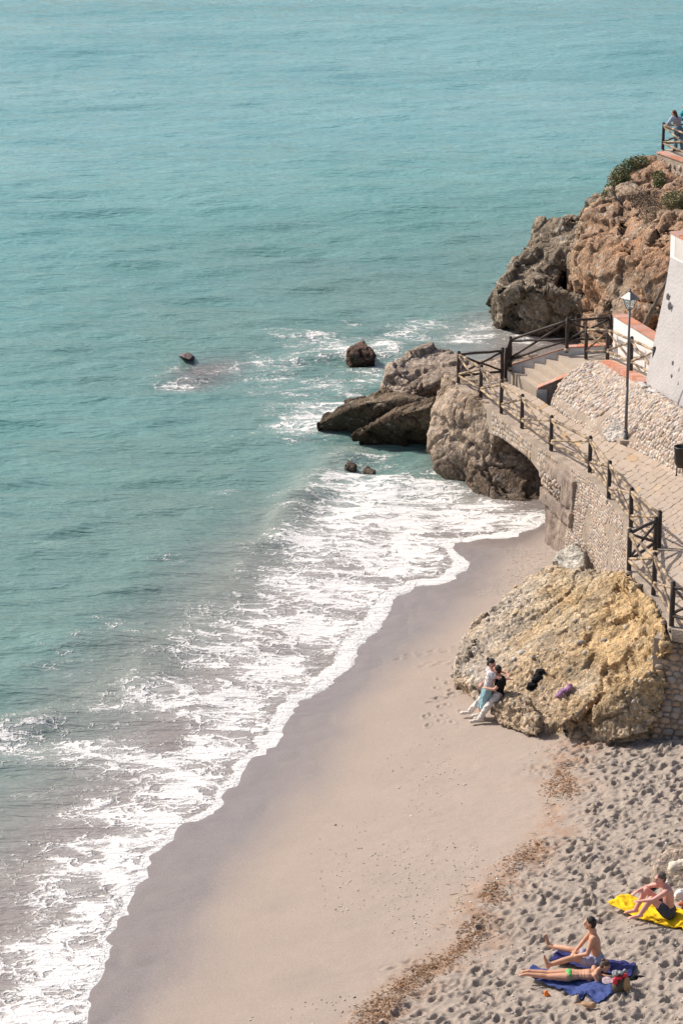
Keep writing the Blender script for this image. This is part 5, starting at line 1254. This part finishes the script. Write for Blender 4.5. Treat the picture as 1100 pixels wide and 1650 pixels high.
C_vest = mat('beige_vest', (.40, .32, .31), .9, .1, 10, .2, 40, .1)
C_jean = mat('blue_grey_denim', (.16, .20, .24), .9, .12, 10, .2, 40, .1)
C_tealtop = mat('teal_top', (.03, .28, .34), .9, .1, 10, .2, 40, .1)
figure('person', dict(pel=(.0, 0, .12), chest=(-.04, -.02, .47), neck=(-.14, -.04, .66), head=(-.19, -.05, .79), shL=(-.10, -.21, .59), shR=(-.12, .15, .60),
    elL=(-.33, -.27, .47), wrL=(-.55, -.20, .41), haL=(-.64, -.18, .40), elR=(-.38, .24, .50), wrR=(-.58, .12, .46), haR=(-.67, .08, .43),
    hipL=(-.03, -.11, .12), hipR=(-.03, .10, .12), knL=(-.36, -.15, .43), knR=(-.42, .16, .47), anL=(-.56, -.12, .08), anR=(-.62, .10, .08), toL=(-.74, -.13, .04), toR=(-.79, .11, .04)),
    M_skin3, 'man with short greying hair in dark swim shorts sitting hugging his knees on yellow', root=ontowel(1077, 1480), hairm=M_hairgr, head_dir=(-1, -.25, -.15), clothes=[('swim_shorts', ['pelvis', 'short'], C_char, .012)])
# young man sitting, legs out to the left
figure('person', dict(pel=(0, 0, .11), chest=(-.06, .0, .45), neck=(-.10, .01, .66), head=(-.14, .03, .80), shL=(-.10, -.17, .59), shR=(-.07, .19, .59),
    elL=(-.20, -.22, .32), wrL=(-.40, -.13, .24), haL=(-.46, -.05, .22), elR=(-.24, .24, .34), wrR=(-.38, .05, .26), haR=(-.43, -.02, .24),
    hipL=(-.05, -.10, .11), hipR=(-.05, .12, .11), knL=(-.46, -.13, .20), knR=(-.46, .32, .15), anL=(-.90, -.16, .07), anR=(-.82, .62, .08), toL=(-.96, -.12, .23), toR=(-.88, .64, .26)),
    M_skin2, 'dark haired man in pale printed shorts sitting with legs stretched on navy towel', root=ontowel(961, 1560), head_dir=(-1, .25, -.1), clothes=[('swim_shorts', ['pelvis', 'short'], C_pale, .012)])
# woman lying on her front propped on her elbows
figure('person', dict(pel=(0, 0, .12), chest=(.40, -.09, .17), neck=(.58, -.11, .29), head=(.70, -.10, .36), shL=(.50, .08, .24), shR=(.50, -.27, .24),
    elL=(.62, .15, .05), wrL=(.82, .02, .05), haL=(.90, -.03, .06), elR=(.56, -.36, .05), wrR=(.78, -.26, .05), haR=(.87, -.22, .06),
    hipL=(-.04, .10, .11), hipR=(-.05, -.09, .11), knL=(-.44, .17, .07), knR=(-.46, .02, .07), anL=(-.85, .24, .08), anR=(-.88, .10, .08), toL=(-.96, .27, .05), toR=(-1.0, .12, .05)),
    M_skin2, 'woman in green bikini lying on her front reading on blue towel', root=ontowel(917, 1584, .05), head_dir=(.8, -.15, -.55), fem=True, scale=.87, hair='bun2', hairm=M_hairbr, clothes=[('bikini_bottom', ['brief'], C_green, .006), ('bikini_top', ['band'], M_tan0, .004)])
# couple leaning on the boulder
def couple():
    g = ontowel(780, 1161, 0.0); 
    # man sits back against the rock, legs stretched to the left
    figure('person', dict(pel=(.33, .10, .70), chest=(.38, .0, 1.02), neck=(.34, -.04, 1.23), head=(.29, -.06, 1.36), shL=(.32, .14, 1.16), shR=(.42, -.20, 1.14),
        elL=(.08, .24, .98), wrL=(-.08, .14, .93), haL=(-.12, .06, .90), elR=(.22, -.30, .93), wrR=(.02, -.20, .93), haR=(-.06, -.12, .93),
        hipL=(.28, .18, .68), hipR=(.32, -.02, .68), knL=(-.08, .26, .47), knR=(.05, -.18, .42), anL=(-.36, .36, .09), anR=(-.14, -.18, .09), toL=(-.54, .40, .05), toR=(-.32, -.20, .05)),
        M_skin1, 'dark haired person in black top and white trousers seated against the golden boulder', root=g, scale=.92, head_dir=(-.8, .3, .1), clothes=[('tshirt', ['torso', 'sleeve'], C_blk, .018), ('trousers', ['pelvis', 'trouser'], C_wht, .014), ('shoes', ['boot'], C_boot, .008)])
    figure('person', dict(pel=(.06, .05, .78), chest=(.13, .03, 1.12), neck=(.17, .05, 1.33), head=(.15, .08, 1.47), shL=(.10, .18, 1.26), shR=(.12, -.13, 1.26),
        elL=(.34, .24, 1.24), wrL=(.54, .12, 1.20), haL=(.60, .03, 1.19), elR=(.33, -.22, 1.20), wrR=(.54, -.18, 1.16), haR=(.62, -.14, 1.15),
        hipL=(.04, .14, .76), hipR=(.05, -.04, .76), knL=(-.06, .14, .42), knR=(-.02, .0, .42), anL=(-.12, .18, .10), anR=(-.06, .02, .09), toL=(-.26, .20, .05), toR=(-.21, .0, .05)),
        M_skin1, 'person with a dark hair bun, pale top and teal jeans hugging the seated one', root=g, scale=.92, head_dir=(.75, -.35, -.35), fem=True, hair='bun', clothes=[('top', ['chesttop', 'sleeve'], C_grey, .012), ('jeans', ['pelvis', 'capri'], C_teal, .014), ('shoes', ['boot'], C_boot, .008)])
couple()
# people on the upper promenade
u = P(1089, 244, 6.3)
def leaner(root, label, top, tm, seed=0, head_dir=(-1, .6, -.1), sc=1.0):
    figure('person', dict(pel=(.06, -.06, .92), chest=(-.02, .10, 1.22), neck=(-.08, .17, 1.42), head=(-.14, .20, 1.54), shL=(-.20, .08, 1.36), shR=(.12, .20, 1.36),
        elL=(-.34, .26, 1.12), wrL=(-.20, .42, 1.02), haL=(-.12, .46, 1.03), elR=(.14, .42, 1.10), wrR=(-.02, .50, 1.03), haR=(-.1, .48, 1.03),
        hipL=(-.04, -.10, .90), hipR=(.15, -.02, .90), knL=(-.05, -.02, .48), knR=(.17, -.10, .48), anL=(-.04, -.06, .09), anR=(.20, -.20, .09), toL=(-.10, .08, .05), toR=(.18, -.05, .05)),
        M_skin1, label, root=root, fem=True, hair='long', hairm=M_hairbr, head_dir=head_dir, scale=sc, clothes=[('shirt', ['chesttop', 'longsleeve'], top, .012), ('vest', ['chesttop'], tm, .022), ('jeans', ['pelvis', 'trouser'], C_jean, .012), ('shoes', ['boot'], C_blk, .006)])
leaner(u, 'long haired person in light blue sleeves and beige vest leaning on the upper fence', C_lblue, C_vest, sc=.90)
leaner(P(1108, 240, 6.3), 'person in teal cut off by the right frame edge on the upper promenade', C_tealtop, C_tealtop, sc=1.0)

# ------------------------------------------------------------------ belongings
def lump(name, balls, m_, label, cat, voxel=.015, rough=.015, seed=1, group=None, parent=None, smooth=2, freq=9):
    loc = Vector(balls[0][0]); mb = MB()
    for b in balls: mb.ball(Vector(b[0])-loc, b[1], b[2] if len(b) > 2 else None)
    me = mb.remeshed(name, voxel, smooth); v = getco(me); n = getno(me); v = v+n*(rough*fbm(v*freq, 4, seed))[:, None]; setco(me, v); me.materials.clear(); o = link(name, me, m_, parent); o.location = loc
    if label: tag(o, label, cat, group)
    return o
def cloth_on_rock(name, px_pts, width, m_, label, cat, seed):
    mb = MB(); base = None; prev = None
    rj = random.Random(seed); pts2 = []
    for (a0, b0), (a1, b1) in zip(px_pts, px_pts[1:]):
        for k in range(3): pts2.append((a0+(a1-a0)*k/3+rj.uniform(-4, 4), b0+(b1-b0)*k/3+rj.uniform(-2.5, 2.5)))
    for (px, py) in pts2:
        p, n = onboulder(px, py); width_ = width*rj.uniform(.6, 1.1); base = base or p.copy(); q = p+n*.03-base
        mb.ball(q, (width_, width_*.8, .04)); 
        if prev is not None: mb.cone(prev, q, width*.5, width*.5, 8)
        prev = q
    me = mb.remeshed(name, .014, 2); v = getco(me); n = getno(me); v = v+n*(.035*(1-np.abs(fbm(v*9, 4, seed)))-.01)[:, None]; setco(me, v); me.materials.clear(); o = link(name, me, m_); o.location = base; tag(o, label, cat)
cloth_on_rock('black_jacket', [(873,1080),(870,1088),(864,1096),(857,1103),(850,1110)], .10, C_blk, 'black jacket dropped on the face of the golden boulder', 'jacket', 3)
cloth_on_rock('purple_garment', [(916,1106),(910,1112),(904,1118),(899,1126)], .075, mat('purple_cotton', (.30, .17, .30), .9, .25, 12, .3), 'crumpled purple garment lying on the boulder right of the black jacket', 'clothes', 5)
M_red = mat('red_plastic', (.60, .03, .045), .5, .1, 10, .1, 40, .4); M_greyp = mat('grey_print', (.30, .31, .32), .8, .5, 25, .2)
M_straw = mat('straw', (.42, .28, .14), .85, .25, 15, .5, 60, .2); M_bagd = mat('dark_canvas', (.10, .085, .065), .85, .4, 12, .4, 60, .2)
b = ontowel(998, 1602, .0); bag = empty('beach_bag', b)
lump('pouch', [((0, 0, .16), (.15, .13, .17)), ((.08, .02, .18), (.13, .13, .17)), ((-.06, -.02, .12), (.12, .12, .12))], M_bagd, None, None, parent=bag, rough=.02).location = (0, 0, .14)
lump('straw_side', [((0.12, -.04, .17), (.09, .11, .17))], M_straw, None, None, parent=bag).location = (.13, -.05, .18)
lump('red_wrap', [((0, 0, .32), (.09, .08, .05)), ((.12, .02, .36), (.07, .05, .06)), ((-.09, -.05, .26), (.06, .05, .08))], M_red, None, None, parent=bag, rough=.02).location = (-.03, -.05, .33)
lump('grey_cloth', [((0, 0, .43), (.09, .08, .06)), ((-.1, .02, .40), (.06, .06, .06)), ((.09, .03, .44), (.05, .05, .07))], M_greyp, None, None, parent=bag, rough=.06).location = (0, .0, .42)
bag.scale = (.82, .82, .82)
tag(bag, 'dark and straw beach bag stuffed with red and grey things beside the lying woman', 'bag')
b = ontowel(1017, 1580, .02)
lump('black_sandals', [(b+Vector((0, 0, .03)), (.13, .05, .025)), (b+Vector((.14, .07, .04)), (.10, .04, .02)), (b+Vector((.05, .03, .07)), (.05, .05, .02))], C_blk, 'pair of black sandals or straps in the sand behind the beach bag', 'sandals', .012, .01, 4)
b = ontowel(977, 1587, .02)
lump('magazine', [(b+Vector((0, 0, .05)), (.10, .10, .02), Matrix.Rotation(.4, 3, 'X')), (b+Vector((.10, .02, .04)), (.08, .09, .02), Matrix.Rotation(-.4, 3, 'Y'))], mat('printed_paper', (.52, .40, .42), .6, .5, 22, 0, 30, .3), 'open magazine held by the lying woman', 'magazine', .008, .003, 4)
b = ontowel(879, 1606, 0)
o = lump('orange_wrapper', [(b+Vector((0, 0, .05)), (.04, .03, .07)), (b+Vector((.02, 0, .03)), (.05, .04, .03))], mat('orange_plastic', (.95, .22, .02), .5, .05), 'small bright orange wrapper on the sand left of the blue towel', 'wrapper', .008, .01, 5)
b = ontowel(932, 1619, 0); c = ontowel(947, 1625, 0)
M_tan = mat('tan_suede', (.40, .25, .15), .9, .2, 12, .2)
lump('tan_shoe', [(b+Vector((0, 0, .075)), (.14, .06, .05), Matrix.Rotation(.3, 3, 'Z')), (b+Vector((.09, .03, .09)), (.06, .05, .06))], M_tan, 'tan suede shoe on the sand, the left of the pair', 'shoe', .011, .006, 6, 'tan shoes by the blue towel')
lump('tan_shoe', [(c+Vector((0, 0, .075)), (.13, .06, .05), Matrix.Rotation(-.5, 3, 'Z')), (c+Vector((.08, -.03, .09)), (.06, .05, .06))], M_tan, 'tan suede shoe on the sand, the right of the pair', 'shoe', .011, .006, 7, 'tan shoes by the blue towel')
b = ontowel(1060, 1487, .05)
lump('black_sunglasses', [(b, (.05, .015, .012)), (b+Vector((.05, .0, .0)), (.03, .01, .01))], C_blk, 'small black object like folded sunglasses on the yellow towel', 'sunglasses', .006, .001, 6)
b = ontowel(1049, 1432, 0)
lump('dark_sandal', [(b+Vector((0, 0, .05)), (.12, .07, .05)), (b+Vector((-.08, -.02, .03)), (.08, .05, .02))], C_blk, 'dark sandal lying on the sand behind the older man', 'sandal', .01, .008, 6)
b = ontowel(883, 1549, .02)
lump('dark_clothes', [(ontowel(900, 1548, .05), (.20, .10, .04)), (ontowel(912, 1551, .05), (.16, .09, .04)), (ontowel(893, 1552, .05), (.12, .08, .04))], mat('dark_navy', (.03, .03, .06), .9, .3, 12), 'heap of dark navy clothes between the young man\'s feet', 'clothes', .014, .02, 6)
# rock on the right edge with cloths on it
def YG(px, py): return G(px, py).y
yb = YG(1075, 1432)
mb = MB(); mb.hull([Q(*p) for p in [(1053,1396,yb+.5),(1060,1376,yb+.9),(1085,1362,yb+1.1),(1120,1364,yb+1.1),(1150,1380,yb+.9),(1150,1440,yb),(1100,1446,yb-.05),(1072,1430,yb+.05),(1058,1410,yb+.3)]]+[Vector((Q(px, 1420, yb).x, yb+dy, 1.2)) for px in (1058, 1150) for dy in (.1, 1.6)])
me = mb.remeshed('beach_rock', .022, 3); v, c = conglomerate(me, (.40, .30, .215), (.36, .285, .225), 61, .10, .02, .12, .03, (0, 0, 1), 1.2, .12, .9, .10); tag(finish_rock('beach_rock', me, v, c), 'rounded tan rock half buried in sand at the right edge, draped with cloths', 'rock')
b = Q(1090, 1394, yb+.12)
M_cream = mat('cream_towelling', (.62, .55, .45), .95, .1, 14, .4)
lump('cream_cloth', [(b, (.16, .12, .07)), (b+Vector((.16, 0, .05)), (.16, .14, .08)), (b+Vector((-.11, -.06, -.08)), (.09, .09, .11)), (b+Vector((.34, 0, .05)), (.14, .14, .08))], M_cream, 'cream cloth draped over the tan rock at the right edge', 'cloth', .014, .025, 7)
b = ontowel(1097, 1452, .14)
lump('white_bag', [(b, (.13, .10, .12)), (b+Vector((.1, 0, 0)), (.13, .1, .12))], M_white, 'white plastic bag standing behind the older man at the right edge', 'bag', .014, .03, 8)
b = ontowel(1099, 1462, .06)
lump('red_pouch', [(b, (.09, .06, .05)), (b+Vector((.08, .0, -.01)), (.08, .06, .05))], mat('brick_red_cloth', (.45, .13, .07), .8, .2), 'small brick red pouch on the sand under the white bag', 'pouch', .011, .008, 8)

# ------------------------------------------------------------------ scattered stuff on the sand
def debris():
    rr = np.random.default_rng(21); mb = MB(); n = 0
    while n < 8500:
        k = rr.integers(3, len(dryp)-2); t = rr.random(); a = dryp[k]*(1-t)+dryp[k+1]*t; s_ = rr.normal(0, .24)+rr.normal(0, .18); x, y = a[0]+s_-.10, a[1]+rr.normal(0, .18)
        if not (43 < y < 60): continue
        # patchy: leave gaps along the line
        if vnoise(np.array([[x*.9, y*.9, 3.]]), 5)[0] < -.45+abs(s_)*2.2: n += 1; continue
        z = sz(x, y); ang = rr.uniform(0, 3.14); L = rr.uniform(.015, .065); w_ = rr.uniform(.003, .009); c = [(.30, .155, .08), (.34, .19, .10), (.18, .10, .06), (.36, .25, .15)][rr.integers(4)]
        mb.ball((x, y, z+.008), (L, w_, w_*.8), Euler((rr.uniform(-.5, .5), rr.uniform(-.5, .5), ang)).to_matrix(), True, c); n += 1
    for _ in range(60):
        k = rr.integers(6, len(dryp)-2); a = dryp[k]; x, y = a[0]+rr.normal(-.1, .4), a[1]+rr.normal(0, .6); z = sz(x, y)+.02; ang = rr.uniform(0, 3.14); L = rr.uniform(.08, .25)
        mb.cone((x, y, z), (x+math.cos(ang)*L, y+math.sin(ang)*L, z+rr.uniform(-.01, .05)), .008, .004, 4, (.48, .38, .25))
    o = mb.build('seaweed_litter', M_stonemix, None, colors=True); tag(o, 'brown dry seaweed and twigs left in a tide line on the sand', kind='stuff')
    mb = MB(); n = 0
    while n < 14000:
        x = rr.uniform(-3, 9); y = rr.uniform(43, 74); z = sz(x, y)
        d = float(shored(np.array([[x]]), np.array([[y]]))[0, 0]) if False else z/.09
        px, py = PXA(x, y, z)
        n += 1
        if z < .28 or px > 1105: continue
        pr = min(1, max(.04, (z-.25)/.7)); 
        if vnoise(np.array([[x*.6, y*.6, 9.]]), 6)[0] < .1-.3*pr or rr.random() > pr+.1: continue
        r = rr.uniform(.006, .020)*(1.5 if rr.random() < .06 else 1); c = [(.60, .55, .49), (.34, .29, .25), (.45, .37, .30), (.66, .62, .58), (.52, .45, .38)][rr.integers(5)]
        mb.ball((x, y, z+r*.2), (r*rr.uniform(.8, 1.4), r, r*.6), Euler((0, 0, rr.uniform(0, 3))).to_matrix(), True, c)
    for _ in range(1700):      # shingle between the pier and the golden boulder
        g = P(rr.uniform(770, 900), rr.uniform(855, 945), .5); x, y = g.x, g.y; z = sz(x, y)
        if z < .15: continue
        r = rr.uniform(.008, .022); c = [(.55, .48, .42), (.42, .37, .33), (.50, .42, .35), (.33, .28, .25)][rr.integers(4)]; mb.ball((x, y, z+r*.05), (r*1.2, r, r*.4), None, True, c)
    o = mb.build('shingle', M_stonemix, None, colors=True); tag(o, 'scattered small pebbles and shell bits on the smooth sand', kind='stuff')
debris()
